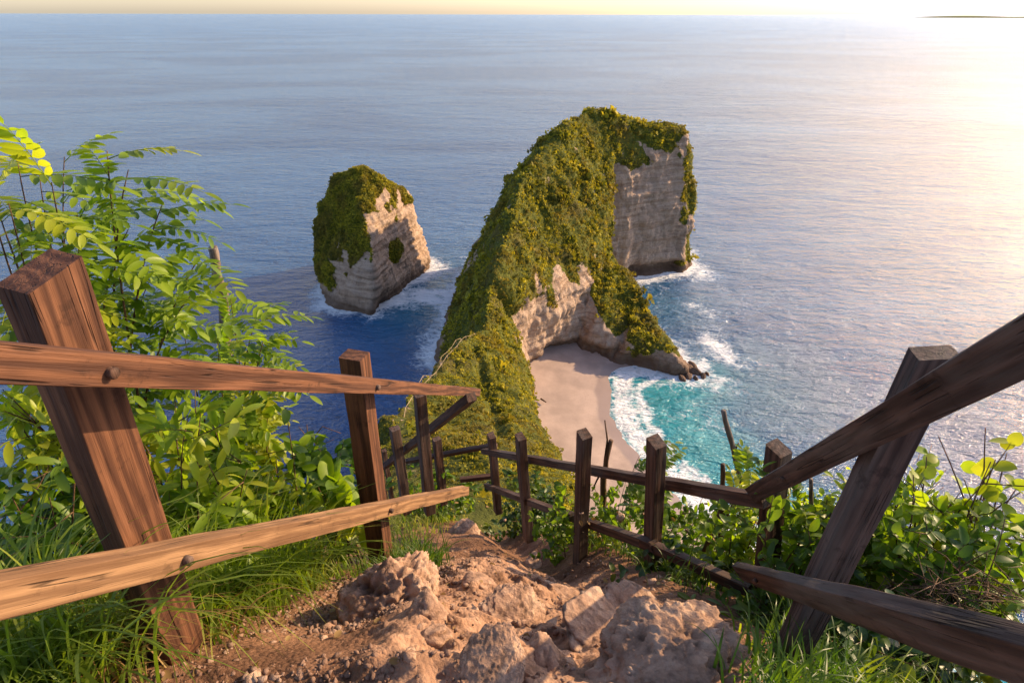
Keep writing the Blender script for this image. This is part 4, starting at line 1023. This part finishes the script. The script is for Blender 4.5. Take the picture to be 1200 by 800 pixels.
for t in np.linspace(0, 1, 34):
    x0 = 0.66 - .6 * t; y0 = 1.9 + 2.9 * t; sp.append((x0 + .22 + r3.uniform(0, .25), y0 + r3.uniform(-.1, .1), 22, .07))
grass('fence_grass', 'dark grass tufts along the foot of the middle fence', sp, 36, 'leaf_dark', (.12, .3), (.003, .008), 5)
sp = [(r3.uniform(-1.4, -.7), r3.uniform(3.0, 5.6), 20, .07) for _ in range(30)]
grass('turn_grass', 'grass beside the turn of the track', sp, 37, 'grass', (.15, .32), (.004, .008), 5)

LV_ = get_leaf('ovate', 'dry')[1:]; r5 = random.Random(50); acc = Acc()
for _ in range(420):
    p = hit(r5.uniform(60, 1100), r5.uniform(600, 840)) if r5.random() < .7 else hit(r5.uniform(520, 900), r5.uniform(590, 720))
    if abs(p.x - .1) < .35 and r5.random() < .7: continue
    m_ = np.array(leaf_mat(p + Vector((0, 0, .008)), Vector((r5.gauss(0, 1), r5.gauss(0, 1), -.2)), Vector((r5.gauss(0, .3), -.5 + r5.gauss(0, .3), 1)), r5.uniform(.02, .05)))
    acc.add(LV_[0] @ m_[:3, :3].T + m_[:3, 3], LV_[1], LV_[2])
tag(acc.obj('leaf_litter', 'dry'), 'dead brown leaves scattered at the edges of the track', 'leaf litter', kind='stuff')

# --- dead wood --------------------------------------------------------------
def stick(name, label, pts, r0, r1, mat='bark', branches=(), cat='dead branch', group=None, sides=8):
    root = link(name, None, None, tuple(pts[0])); tag(root, label, cat, group); a = Acc(); n = len(pts)
    P = []
    for a_, b_ in zip(pts[:-1], pts[1:]):
        for t in (0, .25, .5, .75): P.append(Vector(a_).lerp(Vector(b_), t))
    P.append(Vector(pts[-1])); rr_ = random.Random(len(label)); P = [p + rv(rr_, r0 * .14) for p in P]
    a.tube(P, [r0 + (r1 - r0) * i / (len(P) - 1) for i in range(len(P))], sides, .14, len(label)); a.obj('trunk', mat, root, root.location)
    for br, w_ in branches:
        b2 = Acc(); b2.tube([Vector(q) for q in br], [w_ * (1 - .6 * i / (len(br) - 1)) for i in range(len(br))], 5, .1, 3); b2.obj('branch', mat, root, root.location)
stick('dead_branch', 'grey weathered dead stem standing upright in the left shrub', [at(268, 470, 2.8), at(262, 350, 2.8), at(254, 320, 2.8), at(249, 290, 2.8)], .028, .024)
stick('dead_branch', 'pale grey leaning dead pole right of the middle fence', [at(876, 610, 3.0), at(868, 560, 3.0), at(858, 520, 3.0), at(848, 481, 3.0)], .022, .016, 'bark', [([at(862, 525, 3.0), at(866, 518, 3.0)], .01), ])
stick('dead_branch', 'forked dark dead branch sticking up behind the third post', [at(706, 600, 3.5), at(708, 560, 3.5), at(716, 515, 3.5)], .03, .018, 'twig', [([at(709, 540, 3.5), at(712, 515, 3.5), at(709, 492, 3.5)], .012), ([at(708, 548, 3.5), at(700, 562, 3.5), at(694, 575, 3.5)], .012)])
stick('dead_branch', 'short dark stake just left of the fifth post', [at(845, 640, 2.7), at(847, 585, 2.7), at(848, 543, 2.7)], .018, .014, 'twig')
stick('dead_branch', 'thick dark stem slanting through the shrub behind the fourth post', [at(825, 650, 2.8), at(845, 600, 2.8), at(850, 570, 2.8)], .022, .016, 'twig')
stick('dead_branch', 'grey branch lying level behind the leaning right post', [at(990, 688, 1.75), at(1040, 686, 1.75), at(1096, 683, 1.75)], .010, .006, 'bark', [([at(1050, 686, 1.75), at(1075, 690, 1.75), at(1090, 694, 1.75)], .004)])
stick('dead_branch', 'thin upright pale stake in the thicket right of the fifth post', [at(952, 650, 2.2), at(951, 600, 2.2), at(950, 560, 2.2)], .014, .010, 'bark')
stick('dry_twig', 'brown bare twigs reaching out over the sea left of the second post', [at(372, 590, 2.9), at(365, 545, 2.9), at(360, 498, 2.9)], .007, .003, 'twig',
      [([at(362, 520, 2.9), at(378, 500, 2.9), at(400, 508, 2.9)], .005), ([at(364, 535, 2.9), at(380, 520, 2.9), at(392, 515, 2.9)], .004), ([at(362, 515, 2.9), at(350, 500, 2.9)], .004), ([at(368, 560, 2.9), at(352, 535, 2.9), at(345, 520, 2.9)], .004)], 'twigs')
# bare branching skeleton of the far right bush
root = link('bare_branches', None, None, tuple(at(1158, 700, 1.9))); tag(root, 'bare forking dark branches growing through the far right bush', 'branches')
a = Acc(); r = random.Random(9)
for (x1, y1) in [(1100, 510), (1155, 500), (1200, 560), (1060, 560), (1130, 560), (1215, 610), (1180, 530), (1110, 590)]:
    j = at(1153 + r.uniform(-4, 4), 640 - r.uniform(0, 40), 1.9); a = Acc(); a.tube(bez(at(1158, 700, 1.9), j, at(x1, y1, 1.95), 8), [.006 - .0005 * i for i in range(9)], 5, .1); a.obj('branch', 'twig', root, root.location)
# tangle of dead twigs caught behind the lower right rail
a = Acc(); r = random.Random(10)
for k in range(150):
    c = at(r.gauss(1125, 40), r.gauss(695, 14), 1.55 + r.uniform(-.12, .12)); d = rv(r, 1); d.z *= .35; d.normalize(); l = r.uniform(.05, .14); a.tube([c - d * l, c + rv(r, .012), c + d * l], [.0016, .0022, .001], 4)
o = a.obj('dead_twigs', 'twig'); tag(o, 'nest-like tangle of dead brown twigs behind the lower right rail', 'twigs', kind='stuff')
# driftwood on the beach
p0, p1 = sea(634, 467, 3.2), sea(640, 471, 3.2)
a = Acc(); a.tube([Vector((p0.x, p0.y, 3.2)), Vector((p1.x, p1.y, 3.25))], [.35, .25], 7, .1); o = a.obj('driftwood_log', 'twig'); tag(o, 'dark driftwood log lying on the sand of the cove', 'log')
print('objects', len(bpy.data.objects))
